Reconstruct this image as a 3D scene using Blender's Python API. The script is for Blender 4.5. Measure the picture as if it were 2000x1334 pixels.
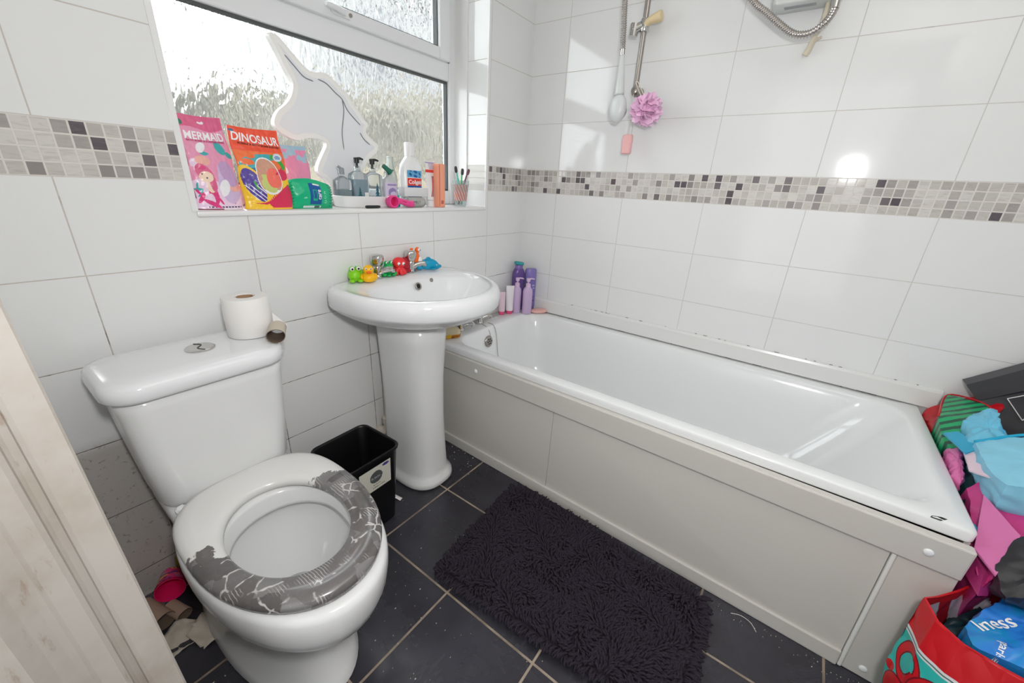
import bpy, bmesh, math, random
from mathutils import Vector, Matrix, noise
random.seed(7)
for o in list(bpy.data.objects): bpy.data.objects.remove(o)
SC = bpy.context.scene
COL = SC.collection
PI = math.pi

# ------------------------------------------------------------------ camera
def make_camera():
    yaw, pit, rol = math.radians(54.7768), math.radians(21.399), math.radians(3.0599)
    f = Vector((math.sin(yaw)*math.cos(pit), math.cos(yaw)*math.cos(pit), -math.sin(pit)))
    r0 = Vector((math.cos(yaw), -math.sin(yaw), 0)); u0 = r0.cross(f)
    rt = r0*math.cos(rol) + u0*math.sin(rol)
    up = -r0*math.sin(rol) + u0*math.cos(rol)
    cd = bpy.data.cameras.new('camera'); co = bpy.data.objects.new('camera', cd); COL.objects.link(co)
    M = Matrix((rt, up, -f)).transposed().to_4x4()
    M.translation = Vector((-1.8231, -1.25286, 1.129))
    co.matrix_world = M
    cd.sensor_width = 36; cd.lens = 776.066/2000*36
    cd.clip_start = 0.01; cd.clip_end = 200
    SC.camera = co
make_camera()

# ------------------------------------------------------------------ world, lights, exposure
W = bpy.data.worlds.new('sky'); SC.world = W; W.use_nodes = True
wn = W.node_tree.nodes; wl = W.node_tree.links
bg = wn['Background']; bg.inputs['Strength'].default_value = 6.5
bg.inputs['Color'].default_value = (0.93, 0.97, 1.0, 1)
def area(name, loc, rot, sx, sy, power, col=(1, 1, 1), spread=PI):
    ld = bpy.data.lights.new(name, 'AREA'); ld.shape = 'RECTANGLE'; ld.size = sx; ld.size_y = sy
    ld.energy = power; ld.color = col; ld.spread = spread
    o = bpy.data.objects.new(name, ld); COL.objects.link(o); o.location = loc; o.rotation_euler = rot
    return o
area('ceiling_light', (-1.20, -1.55, 2.28), (math.radians(22), 0, 0), 1.0, 1.0, 4.2, (1.0, 0.985, 0.97))
# fill lamp added in the unseen hall, shining through the open doorway
area('hall_fill', (-2.70, -1.16, 1.15), (0, math.radians(-90), 0), 1.7, 0.85, 4.5, (0.99, 0.99, 1.0))
# part of the photographer's flash is bounced up off the ceiling
area('bounce_flash', (-1.50, -1.50, 1.78), (math.radians(180), 0, 0), 0.30, 0.30, 5.0, (1.0, 0.99, 0.98))
# the photographer's flash, just above the lens
area('camera_flash', (-1.80, -1.36, 1.345), (math.radians(68), 0, math.radians(-56)), 0.10, 0.10, 8.6, (1, 0.99, 0.98))
VS = SC.view_settings
VS.view_transform = 'Standard'; VS.look = 'None'; VS.gamma = 1; VS.use_curve_mapping = False
VS.exposure = 0.06

# ------------------------------------------------------------------ materials
MATS = {}
def s2l(c):
    return tuple(((v/255)/12.92 if v/255 <= .04045 else (((v/255)+.055)/1.055)**2.4) for v in c)
def mat(name, rgb, rough=.4, metal=0., coat=0., alpha=1., trans=0., emis=None, spec=.5, sss=0., bump=None, ior=1.45):
    """rgb in 0-255 sRGB"""
    if name in MATS: return MATS[name]
    m = bpy.data.materials.new(name); m.use_nodes = True
    b = m.node_tree.nodes['Principled BSDF']
    b.inputs['Base Color'].default_value = (*s2l(rgb), 1)
    b.inputs['Roughness'].default_value = rough
    b.inputs['Metallic'].default_value = metal
    b.inputs['Coat Weight'].default_value = coat
    b.inputs['Alpha'].default_value = alpha
    b.inputs['Transmission Weight'].default_value = trans
    b.inputs['Specular IOR Level'].default_value = spec
    b.inputs['IOR'].default_value = ior
    if bump:
        n = m.node_tree.nodes; l = m.node_tree.links
        tc = n.new('ShaderNodeTexCoord'); t = n.new('ShaderNodeTexNoise'); t.inputs['Scale'].default_value = bump[0]
        bp = n.new('ShaderNodeBump'); bp.inputs['Strength'].default_value = bump[1]; bp.inputs['Distance'].default_value = bump[2]
        l.new(tc.outputs['Object'], t.inputs['Vector']); l.new(t.outputs['Fac'], bp.inputs['Height']); l.new(bp.outputs['Normal'], b.inputs['Normal'])
    MATS[name] = m
    return m

class NG:
    """tiny node-writing helper"""
    def __init__(s, name):
        s.m = bpy.data.materials.new(name); s.m.use_nodes = True
        s.n = s.m.node_tree.nodes; s.l = s.m.node_tree.links; s.b = s.n['Principled BSDF']
        MATS[name] = s.m
    def lk(s, v, sock):
        if isinstance(v, (int, float)): sock.default_value = v
        elif isinstance(v, tuple): sock.default_value = (*v, 1) if len(v) == 3 and sock.type == 'RGBA' else v
        else: s.l.new(v, sock)
    def ma(s, op, a, b=0., c=0.):
        n = s.n.new('ShaderNodeMath'); n.operation = op
        s.lk(a, n.inputs[0]); s.lk(b, n.inputs[1]); s.lk(c, n.inputs[2]); return n.outputs[0]
    def mix(s, f, a, b):
        n = s.n.new('ShaderNodeMix'); n.data_type = 'RGBA'
        s.lk(f, n.inputs[0]); s.lk(a, n.inputs[6]); s.lk(b, n.inputs[7]); return n.outputs[2]
    def pos(s, obj=False):
        if obj:
            g = s.n.new('ShaderNodeTexCoord').outputs['Object']
        else:
            g = s.n.new('ShaderNodeNewGeometry').outputs['Position']
        x = s.n.new('ShaderNodeSeparateXYZ'); s.l.new(g, x.inputs[0]); return g, x.outputs
    def noise(s, vec, scale, detail=2., rough=.5, dist=0.):
        n = s.n.new('ShaderNodeTexNoise'); s.lk(vec, n.inputs['Vector']); n.inputs['Scale'].default_value = scale
        n.inputs['Detail'].default_value = detail; n.inputs['Roughness'].default_value = rough; n.inputs['Distortion'].default_value = dist
        return n.outputs['Fac']
    def ramp(s, f, stops):
        n = s.n.new('ShaderNodeValToRGB'); e = n.color_ramp.elements
        while len(e) < len(stops): e.new(.5)
        for k, (p, c) in enumerate(stops): e[k].position = p; e[k].color = (*c, 1)
        s.lk(f, n.inputs[0]); return n.outputs[0]
    def sstep(s, v, a, b):
        n = s.n.new('ShaderNodeMapRange'); n.interpolation_type = 'SMOOTHSTEP'
        s.lk(v, n.inputs[0]); n.inputs[1].default_value = a; n.inputs[2].default_value = b; return n.outputs[0]
    def comb(s, x, y, z=0.):
        n = s.n.new('ShaderNodeCombineXYZ'); s.lk(x, n.inputs[0]); s.lk(y, n.inputs[1]); s.lk(z, n.inputs[2]); return n.outputs[0]
    def white(s, vec):
        n = s.n.new('ShaderNodeTexWhiteNoise'); n.noise_dimensions = '3D'; s.l.new(vec, n.inputs['Vector']); return n.outputs['Value'], n.outputs['Color']
    def bump(s, h, st, d, inv=False):
        n = s.n.new('ShaderNodeBump'); n.inputs['Strength'].default_value = st; n.inputs['Distance'].default_value = d; n.invert = inv
        s.lk(h, n.inputs['Height']); s.l.new(n.outputs['Normal'], s.b.inputs['Normal']); return n
    def line(s, c, off, pitch, hw, soft=.0004):
        """1 on the joint, 0 on the tile; returns mask and cell index"""
        t = s.ma('DIVIDE', s.ma('SUBTRACT', c, off), pitch)
        fr = s.ma('SUBTRACT', t, s.ma('FLOOR', s.ma('ADD', t, .5)))
        d = s.ma('MULTIPLY', s.ma('ABSOLUTE', fr), pitch)
        k = s.sstep(d, hw+soft, hw-soft)
        return k, s.ma('FLOOR', t), d

BAND0, BAND1, ROW = 1.101, 1.2075, 0.2026
def wall_material(name, axis, off, pitch, dirt=False):
    g = NG(name); P, X = g.pos(); c = X[axis]; z = X[2]
    n1 = g.noise(P, 9., 3.)
    lo, li, dlo = g.line(z, BAND0, ROW, .0011)
    hi, _, dhi = g.line(z, BAND1, ROW, .0011)
    above = g.ma('GREATER_THAN', z, (BAND0+BAND1)/2)
    hz = g.ma('ADD', g.ma('MULTIPLY', hi, above), g.ma('MULTIPLY', lo, g.ma('SUBTRACT', 1., above)))
    vt, vi, dv = g.line(c, off, pitch, .0011)
    inb = g.ma('MULTIPLY', g.ma('GREATER_THAN', z, BAND0), g.ma('LESS_THAN', z, BAND1))
    grout = g.ma('MAXIMUM', hz, vt)
    # mosaic
    mh, mi, md1 = g.line(z, BAND0, (BAND1-BAND0)/4, .0017)
    mv, mj, md2 = g.line(c, off, .0255, .0017)
    mg = g.ma('MAXIMUM', mh, mv)
    rv, rc = g.white(g.comb(mj, mi, 3. if axis else 1.))
    mc = g.ramp(rv, [(0., s2l((216, 213, 208))), (.3, s2l((202, 199, 193))), (.55, s2l((189, 185, 179))), (.72, s2l((172, 167, 163))), (.83, s2l((150, 144, 142))), (.9, s2l((118, 111, 114))), (.93, s2l((96, 90, 96)))])
    mc.node.color_ramp.interpolation = 'CONSTANT'
    # marble streaks inside each chip
    vec = g.comb(g.ma('MULTIPLY', c, 25.), g.ma('ADD', g.ma('MULTIPLY', z, 130.), g.ma('MULTIPLY', rv, 50.)), g.ma('MULTIPLY', rv, 90.))
    sn = g.noise(vec, 1., 4., .6, 1.2)
    mc = g.mix(g.ma('MULTIPLY', g.sstep(sn, .45, .7), .3), mc, s2l((140, 134, 132)))
    # grout dirt
    lowz = g.sstep(z, 1.05, .5)
    dn = g.noise(P, 14., 4., .7)
    gd = g.sstep(g.ma('ADD', dn, g.ma('MULTIPLY', lowz, .20 if dirt else .0)), .56, .80)
    if axis:   # right wall: pale joints
        gcol = g.mix(g.ma('MULTIPLY', gd, .5), s2l((208, 204, 199)), s2l((128, 116, 102)))
    else:
        gcol = g.mix(gd, s2l((204, 198, 190)), s2l((92, 80, 68)))
    if dirt:
        gcol = g.mix(g.ma('MULTIPLY', g.ma('MULTIPLY', g.sstep(z, .52, .47), g.sstep(X[0], -1.35, -1.6)), .75), gcol, s2l((84, 72, 62)))
    gsh = g.mix(inb, gcol, s2l((214, 209, 203)))
    tile = g.mix(g.ma('MULTIPLY', n1, .35), s2l((238, 239, 239)), s2l((230, 230, 231)))
    if dirt:
        # splashed grime on the lowest rows to the left of the toilet
        reg = g.ma('MULTIPLY', g.sstep(z, .52, .47), g.sstep(X[0], -1.35, -1.6))
        reg2 = g.ma('MULTIPLY', g.sstep(z, .75, .2), g.sstep(X[0], -1.0, -.86))
        sp = g.noise(P, 70., 5., .75, .6)
        m1 = g.ma('MULTIPLY', reg, g.sstep(sp, .57, .66))
        film = g.ma('MULTIPLY', reg, .62)
        tile = g.mix(film, tile, s2l((158, 146, 138)))
        tile = g.mix(g.ma('MULTIPLY', m1, .75), tile, s2l((122, 112, 90)))
        m2 = g.ma('MULTIPLY', reg2, g.sstep(sp, .6, .72))
        tile = g.mix(g.ma('MULTIPLY', m2, .7), tile, s2l((110, 100, 88)))
        sc = g.ma('MULTIPLY', g.sstep(g.noise(P, 60., 4., .8), .7, .76), g.sstep(z, .75, .5))
        tile = g.mix(g.ma('MULTIPLY', sc, .7), tile, s2l((90, 82, 74)))
        film2 = g.ma('MULTIPLY', g.sstep(z, .8, .1), .16)
        tile = g.mix(film2, tile, s2l((170, 160, 150)))
    col = g.mix(grout, tile, gcol)
    bandc = g.mix(mg, mc, s2l((222, 217, 211)))
    col = g.mix(inb, col, bandc)
    g.lk(col, g.b.inputs['Base Color'])
    gm = g.ma('ADD', g.ma('MULTIPLY', grout, g.ma('SUBTRACT', 1., inb)), g.ma('MULTIPLY', mg, inb))
    g.lk(g.ma('ADD', g.ma('MULTIPLY', gm, .5), .07), g.b.inputs['Roughness'])
    # pillowed edges and slight waviness
    wav = g.ma('MULTIPLY', g.noise(P, 3.2, 1.), .9)
    h = g.ma('ADD', g.ma('MULTIPLY', gm, -1.), g.ma('MULTIPLY', wav, 1.2))
    g.bump(h, .5, .0012)
    return g.m
M_WALLF = wall_material('window_wall_tiles', 0, -.991, .342, True)
M_WALLR = wall_material('bath_wall_tiles', 1, -1.5600, .3435)

def floor_material():
    g = NG('floor_tiles'); P, X = g.pos()
    a, i, _ = g.line(X[0], -.936, .305, .0030, .0006)
    b, j, _ = g.line(X[1], -.352, .3035, .0030, .0006)
    gr = g.ma('MAXIMUM', a, b)
    n = g.noise(P, 3., 4., .6); n2 = g.noise(P, 130., 2.)
    base = g.mix(g.sstep(n, .35, .7), s2l((46, 44, 50)), s2l((62, 61, 70)))
    spk = g.sstep(g.noise(P, 240., 1.), .80, .83)
    base = g.mix(g.ma('MULTIPLY', spk, .8), base, s2l((180, 175, 170)))
    gcol = g.mix(g.sstep(g.noise(P, 12., 3.), .35, .65), s2l((176, 160, 142)), s2l((120, 106, 94)))
    g.lk(g.mix(gr, base, gcol), g.b.inputs['Base Color'])
    sm = g.noise(P, 5., 5., .65, .8)
    g.lk(g.ma('ADD', g.ma('ADD', .2, g.ma('MULTIPLY', g.sstep(sm, .4, .7), .18)), g.ma('MULTIPLY', gr, .4)), g.b.inputs['Roughness'])
    g.bump(g.ma('ADD', g.ma('MULTIPLY', gr, -1.), g.ma('MULTIPLY', n2, .15)), .35, .0012)
    return g.m
M_FLOOR = floor_material()
M_PLASTER = mat('white_plaster', (232, 231, 228), .7, bump=(60, .15, .001))
M_CERAM = mat('white_ceramic', (236, 238, 240), .12, coat=.3)
def ceramic_dirty():
    g = NG('used_ceramic'); P, X = g.pos(True)
    n = g.noise(P, 9., 4., .6)
    g.lk(g.mix(g.ma('MULTIPLY', n, .25), s2l((233, 234, 235)), s2l((214, 212, 208))), g.b.inputs['Base Color'])
    g.b.inputs['Roughness'].default_value = .14
    return g.m
M_CERAM2 = ceramic_dirty()
M_ACRYL = mat('bath_acrylic', (236, 238, 239), .13, coat=.2)
M_PANEL = mat('bath_panel_plastic', (208, 205, 199), .35)
M_UPVC = mat('white_upvc', (238, 240, 242), .22)
M_PAINT = mat('white_sill_gloss', (240, 240, 240), .2)
M_CHROME = mat('chrome', (205, 203, 200), .12, metal=1.)
M_CHROMED = mat('dull_chrome', (172, 166, 160), .3, metal=1., bump=(40, .2, .001))
M_BLACKG = mat('black_gasket', (84, 88, 90), .5)

# ------------------------------------------------------------------ mesh helpers
def obj(name, bm, m=None, parent=None, smooth=False, loc=None, sharp=None):
    me = bpy.data.meshes.new(name); bm.normal_update(); bm.to_mesh(me); bm.free()
    if m is not None:
        for mm in (m if isinstance(m, (list, tuple)) else [m]): me.materials.append(mm)
    if smooth:
        for p in me.polygons: p.use_smooth = True
        if sharp is not None:
            try: me.set_sharp_from_angle(angle=math.radians(sharp))
            except Exception: pass
    o = bpy.data.objects.new(name, me); COL.objects.link(o)
    if parent is not None: o.parent = parent
    if loc is not None: o.location = loc
    return o
def tag(o, label=None, cat=None, group=None, kind=None):
    if label: o['label'] = label
    if cat: o['category'] = cat
    if group: o['group'] = group
    if kind: o['kind'] = kind
    return o
def thing(name, label, cat, loc=(0, 0, 0), rz=0., group=None):
    o = bpy.data.objects.new(name, None); COL.objects.link(o); o.empty_display_size = .05
    o.location = loc; o.rotation_euler = (0, 0, rz)
    return tag(o, label, cat, group)
def struct(name, bm, m, parent=None, **k):
    o = obj(name, bm, m, parent, **k)
    if parent is None: o['kind'] = 'structure'
    return o
def BM(): return bmesh.new()
def box(bm, x0, x1, y0, y1, z0, z1, mi=0):
    vs = [bm.verts.new(p) for p in ((x0, y0, z0), (x1, y0, z0), (x1, y1, z0), (x0, y1, z0), (x0, y0, z1), (x1, y0, z1), (x1, y1, z1), (x0, y1, z1))]
    for f in ((3, 2, 1, 0), (4, 5, 6, 7), (0, 1, 5, 4), (1, 2, 6, 5), (2, 3, 7, 6), (3, 0, 4, 7)):
        fc = bm.faces.new([vs[i] for i in f]); fc.material_index = mi
    return vs
def bbox(x0, x1, y0, y1, z0, z1, r=.003, seg=2):
    bm = BM(); box(bm, x0, x1, y0, y1, z0, z1)
    bmesh.ops.bevel(bm, geom=bm.edges[:], offset=r, segments=seg, affect='EDGES', profile=.5)
    return bm
def loft(bm, rings, cap0=True, cap1=True, closed=True, mi=0):
    """rings: list of lists of points (same count)"""
    V = [[bm.verts.new(p) for p in r] for r in rings]
    n = len(rings[0])
    for a, b in zip(V[:-1], V[1:]):
        for i in range(n if closed else n-1):
            j = (i+1) % n
            f = bm.faces.new((a[i], a[j], b[j], b[i])); f.material_index = mi
    if cap0: bm.faces.new(list(reversed(V[0]))).material_index = mi
    if cap1: bm.faces.new(V[-1]).material_index = mi
    return V
def lathe(bm, prof, n=32, c=(0, 0), sx=1., sy=1., cap0=True, cap1=True, mi=0, M=None):
    rings = []
    for r, z in prof:
        ring = [Vector((c[0]+sx*r*math.cos(2*PI*i/n), c[1]+sy*r*math.sin(2*PI*i/n), z)) for i in range(n)]
        if M is not None: ring = [M @ p for p in ring]
        rings.append(ring)
    return loft(bm, rings, cap0, cap1, mi=mi)
def tube(bm, pts, r, n=10, cap=True, mi=0):
    """r: float, or list"""
    pts = [Vector(p) for p in pts]; rings = []
    t0 = (pts[1]-pts[0]).normalized()
    nrm = t0.orthogonal().normalized()
    for k, p in enumerate(pts):
        if k == 0: t = (pts[1]-pts[0])
        elif k == len(pts)-1: t = (pts[-1]-pts[-2])
        else: t = (pts[k+1]-pts[k-1])
        t.normalize(); nrm = (nrm - t*nrm.dot(t)).normalized(); bn = t.cross(nrm)
        rr = r[k] if isinstance(r, (list, tuple)) else r
        rings.append([p + (nrm*math.cos(2*PI*i/n)+bn*math.sin(2*PI*i/n))*rr for i in range(n)])
    return loft(bm, rings, cap, cap, mi=mi)
def smoothpath(P, k=8):
    P = [Vector(p) for p in P]; Q = [P[0]*2-P[1]] + P + [P[-1]*2-P[-2]]; out = []
    for i in range(1, len(Q)-2):
        a, b, c, d = Q[i-1:i+3]
        for s in range(k):
            t = s/k
            out.append(.5*((2*b) + (c-a)*t + (2*a-5*b+4*c-d)*t*t + (3*b-a-3*c+d)*t**3))
    out.append(P[-1]); return out
def blob(bm, c, r, u=20, v=12, mi=0, M=None, f=None):
    """ellipsoid with radii r (3-tuple)"""
    ms = bmesh.ops.create_uvsphere(bm, u_segments=u, v_segments=v, radius=1.)
    R = Matrix.Translation(Vector(c)) @ (M if M is not None else Matrix.Identity(4)) @ Matrix.Diagonal((*r, 1))
    for q in ms['verts']:
        if f: q.co = f(q.co)
        q.co = R @ q.co
    for q in ms['verts']:
        for fc in q.link_faces: fc.material_index = mi
    return ms['verts']
def rrect(cx, cy, hx, hy, r, z, n=6, r2=None):
    """rounded rectangle, counter-clockwise; r for all corners or list of four from (+,+)"""
    rs = r if isinstance(r, (list, tuple)) else [r]*4
    out = []
    for q, (sx, sy) in enumerate(((1, 1), (-1, 1), (-1, -1), (1, -1))):
        rr = rs[q]
        for k in range(n+1):
            a = PI/2*q + PI/2*k/n
            out.append(Vector((cx+sx*(hx-rr)+rr*math.cos(a), cy+sy*(hy-rr)+rr*math.sin(a), z)))
    return out
def sub(o, lv=1):
    m = o.modifiers.new('sub', 'SUBSURF'); m.levels = lv; m.render_levels = lv; return o
def bev(o, w=.002, seg=2, ang=40):
    m = o.modifiers.new('bevel', 'BEVEL'); m.width = w; m.segments = seg; m.limit_method = 'ANGLE'; m.angle_limit = math.radians(ang); return o

# ------------------------------------------------------------------ room shell
XL, XR, YB, YW, ZC = -1.83, 0.0, -2.25, 0.0, 2.36
WX0, WX1, WZ0, WZ1, WD = -1.446, -.321, 1.03, 2.08, .19       # window opening and recess depth
bm = BM(); box(bm, XL-1.0, .1, YB-.1, .35, -.08, 0); struct('floor', bm, M_FLOOR)
bm = BM(); box(bm, XL-1.0, .1, YB-.1, .35, ZC, ZC+.08); struct('ceiling', bm, M_PLASTER)
bm = BM(); box(bm, XR, XR+.1, YB-.1, .35, 0, ZC); struct('wall_right', bm, M_WALLR)
bm = BM(); box(bm, XL-1.0, XR, YB-.1, YB, 0, ZC); struct('wall_back', bm, M_PLASTER)
bm = BM()
box(bm, XL-.1, WX0, 0, .242, 0, ZC); box(bm, WX1, XR, 0, .242, 0, ZC)
box(bm, WX0, WX1, 0, .242, 0, WZ0-.012); box(bm, WX0, WX1, 0, .242, WZ1, ZC)
struct('wall_front', bm, M_WALLF)
# left wall with the doorway the picture was taken from
bm = BM(); box(bm, XL-.1, XL, -.70, 0, 0, ZC); box(bm, XL-.1, XL, YB, -1.62, 0, ZC); box(bm, XL-.1, XL, -1.62, -.70, 2.05, ZC)
struct('wall_left', bm, M_PLASTER)
bm = BM(); box(bm, XL-1.0, XL-.9, YB, .3, 0, ZC); struct('wall_hall', bm, M_PLASTER)
# tiled sill, white edge trims
sill = struct('trim_1', bbox(WX0-.002, WX1+.002, -.006, WD+.02, WZ0-.014, WZ0, .004), M_PAINT, smooth=True, sharp=40)
sill['label'] = 'white window sill edging'
bm = BM(); box(bm, WX1-.004, WX1+.010, -.0025, .006, WZ0, WZ1)
struct('trim_2', bm, M_PAINT)
bm = BM(); box(bm, WX0-.010, WX0+.003, -.0025, .006, WZ0, WZ1)
struct('trim_3', bm, M_PAINT)
bm = BM(); box(bm, WX1-.006, WX1, .116, WD+.01, WZ0, WZ1)
struct('trim_4', bm, M_PAINT)

# ------------------------------------------------------------------ window
def glass_material():
    g = NG('textured_glass'); P, X = g.pos(True)
    v = g.comb(g.ma('MULTIPLY', X[0], 1.55), X[1], g.ma('MULTIPLY', X[2], .62))
    a = g.noise(v, 30., 1., .4, .8); b = g.noise(v, 70., 1., .5, .5)
    b0 = g.b; b0.inputs['Transmission Weight'].default_value = 1.; b0.inputs['Roughness'].default_value = .03
    b0.inputs['IOR'].default_value = 1.45; b0.inputs['Base Color'].default_value = (.97, .99, .98, 1)
    g.bump(g.ma('ADD', a, g.ma('MULTIPLY', b, .35)), .85, .0047)
    return g.m
M_GLASS = glass_material()
win = thing('window_1', None, None, (0, 0, 0)); win['kind'] = 'structure'
F0, F1 = .19, .238
bm = BM()
box(bm, WX0, WX0+.045, F0, F1, WZ0, WZ1); box(bm, WX1-.040, WX1, F0, F1, WZ0, WZ1)
box(bm, WX0+.045, WX1-.040, F0, F1, WZ0, WZ0+.060); box(bm, WX0+.045, WX1-.040, F0, F1, 1.537, 1.607)
box(bm, WX0+.045, WX1-.040, F0, F1, WZ1-.05, WZ1)
bev(struct('window_frame', bm, M_UPVC, win), .005, 2)
bm = BM()
sx0, sx1, sz0, sz1 = WX0+.049, WX1-.045, 1.605, WZ1-.04
iw = .062
box(bm, sx0, sx0+iw, F0-.018, F1-.01, sz0, sz1); box(bm, sx1-iw, sx1, F0-.018, F1-.01, sz0, sz1)
box(bm, sx0+iw, sx1-iw, F0-.018, F1-.01, sz0, sz0+.042); box(bm, sx0+iw, sx1-iw, F0-.018, F1-.01, sz1-iw, sz1)
bev(struct('window_sash', bm, M_UPVC, win), .006, 2)
def ringbox(bm, x0, x1, z0, z1, w, y0, y1):
    box(bm, x0, x1, y0, y1, z0, z0+w); box(bm, x0, x1, y0, y1, z1-w, z1)
    box(bm, x0, x0+w, y0, y1, z0+w, z1-w); box(bm, x1-w, x1, y0, y1, z0+w, z1-w)
bm = BM(); ringbox(bm, WX0+.045, WX1-.040, WZ0+.060, 1.537, .007, F0+.012, F0+.03)
ringbox(bm, sx0+iw, sx1-iw, sz0+.042, sz1-iw, .005, F0-.004, F0+.02)
box(bm, sx1+.0005, sx1+.0045, F0-.004, F0+.004, sz0, sz1)
struct('window_gasket', bm, M_BLACKG, win)
def pane(x0, x1, y, z0, z1):
    bm = BM(); box(bm, x0, x1, y, y+.006, z0, z1); bm.faces.ensure_lookup_table()
    for i, f in enumerate(bm.faces): f.material_index = 1 if i == 2 else 0
    return struct('window_pane', bm, [M_CLEAR, M_GLASS], win)
M_CLEAR = mat('clear_glass', (250, 252, 250), .0, trans=1.)
pane(WX0+.04, WX1-.035, F0+.030, WZ0+.055, 1.54)
pane(sx0+iw-.005, sx1-iw+.005, F0+.018, sz0+.037, sz1-iw+.005)
# locking handle on the sash rail
bm = BM()
loft(bm, [rrect(0, 0, .038, .012, .0119, z) for z in (0, .006)])
loft(bm, [rrect(-.002+.3*k, 0, hx, hy, min(hx, hy)*.95, z) for k, hx, hy, z in ((0, .014, .010, .006), (0, .013, .0095, .02), )])
tube(bm, smoothpath([(0, 0, .018), (-.03, 0, .026), (-.07, 0, .03)], 5), [.009]*5+[.0085]*4+[.007]*2, 10)
h = obj('window_handle', bm, M_UPVC, win, smooth=True, sharp=40)
h.rotation_euler = (PI/2, 0, PI); h.location = (-.876, F0-.018, 1.628); h.rotation_euler = (PI/2, 0, 0)
bm = BM(); lathe(bm, [(.006, 0), (.006, .004), (.002, .005)], 16)
k_ = obj('keyhole', bm, M_CHROMED, h, smooth=True, sharp=40); k_.location = (.030, 0, .006)

# outside: garden seen through the obscured glass
def foliage_mat(name, a, b, sc=14.):
    g = NG(name); P, X = g.pos(); n = g.noise(P, sc, 5., .7); g.lk(g.mix(g.sstep(n, .35, .65), s2l(a), s2l(b)), g.b.inputs['Base Color'])
    g.b.inputs['Roughness'].default_value = .7; return g.m
M_HEDGE = foliage_mat('hedge_leaves', (44, 44, 38), (100, 95, 85), 2.0)
M_FENCE = foliage_mat('weathered_fence', (96, 88, 74), (124, 116, 100), 5.)
M_GRASS = foliage_mat('garden_ground', (70, 72, 60), (100, 98, 84), 4.)
bm = BM(); box(bm, -8, 10, .45, 12, -.3, -.25); struct('ground', bm, M_GRASS)
bm = BM()
N = 70
rings = []
for i in range(N+1):
    x = -3.5+11.*i/N
    top = 1.85+.17*x+.16*noise.noise(Vector((x*1.3, 0, 0)))+.08*noise.noise(Vector((x*5, 3, 0)))
    ring = []
    for j in range(13):
        a = PI*j/12
        yy = 4.6-.7*math.cos(a)*(1 if 1 else 0); zz = -.25+(top+.25)*min(1, math.sin(a)*1.6+0.0)
        n_ = noise.noise(Vector((x*4, yy*4, zz*4)))*.12
        ring.append(Vector((x, yy+n_, zz+n_)))
    rings.append(ring)
loft(bm, rings, closed=True)
tag(obj('garden_hedge', bm, M_HEDGE, None, smooth=True), 'blurred grey-green hedge seen through the obscured window glass', 'hedge')
fe = thing('garden_fence', 'pale brown boarded fence blurred behind the lower right of the window glass', 'fence', (0, 0, 0))
bm = BM()
for i in range(40):
    x = .2+i*.145; box(bm, x, x+.14, 3.60+.01*(i % 2), 3.625+.01*(i % 2), -.25, 1.22+.02*math.sin(i*2.1))
obj('board_panel', bm, M_FENCE, fe)
bm = BM(); box(bm, .2, 6., 3.575, 3.60, .1, .2); box(bm, .2, 6., 3.575, 3.60, .95, 1.05); obj('rail', bm, M_FENCE, fe)

ho = thing('neighbour_house', 'pale grey blurred building behind the upper right of the obscured glass', 'building', (0, 0, 0))
bm = BM(); box(bm, 3.4, 10.7, 7.6, 12, -.25, 5.2); obj('wall', bm, mat('pale_render', (122, 122, 121), .8), ho)
bm = BM(); loft(bm, [[Vector((x, y, z)) for y, z in ((7.3, 5.15), (12.3, 5.15), (9.8, 6.6))] for x in (3.2, 10.9)]); obj('roof', bm, mat('slate_roof', (80, 78, 80), .7), ho)
for x in (4.4, 6.6, 8.8):
    bm = BM(); box(bm, x, x+.9, 7.56, 7.62, 3.3, 4.5); obj('house_window', bm, mat('dark_pane', (80, 82, 86), .5), ho)
for x in (4.4, 6.6, 8.8):
    bm = BM(); box(bm, x, x+.9, 7.56, 7.62, .9, 2.2); obj('house_window', bm, mat('dark_pane', (80, 82, 86), .5), ho)

# ------------------------------------------------------------------ door jamb at the left edge
def jamb_mat():
    g = NG('dirty_white_paint'); P, X = g.pos()
    a = g.noise(P, 7., 5., .65); b = g.noise(g.comb(g.ma('MULTIPLY', X[0], 3.), X[1], g.ma('MULTIPLY', X[2], .7)), 26., 4., .7)
    c = g.mix(g.ma('MULTIPLY', g.sstep(a, .42, .72), .75), s2l((190, 184, 177)), s2l((166, 154, 140)))
    c = g.mix(g.ma('MULTIPLY', g.sstep(b, .6, .72), .45), c, s2l((146, 116, 88)))
    g.lk(c, g.b.inputs['Base Color']); g.b.inputs['Roughness'].default_value = .45; return g.m
M_JAMB = jamb_mat()
bm = BM()
prof = [(-1.8135, -.700), (-1.8135, -.719), (-1.8155, -.7215), (-1.838, -.7215), (-1.842, -.719), (-1.8435, -.714), (-1.849, -.713), (-1.852, -.716),
        (-1.853, -.722), (-1.857, -.725), (-1.872, -.7255), (-1.876, -.7235), (-1.882, -.7235), (-1.893, -.730), (-1.905, -.744), (-2.01, -.744), (-2.01, -.700)]
loft(bm, [[Vector((x+(1.0-z)*.030, y, z)) for x, y in prof] for z in (0, 2.05)])
dj = struct('door_1', bm, M_JAMB)
bm = BM(); box(bm, -1.95, XL, -1.64, -1.62, 0, 2.05); struct('door_2', bm, M_JAMB)

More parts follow.
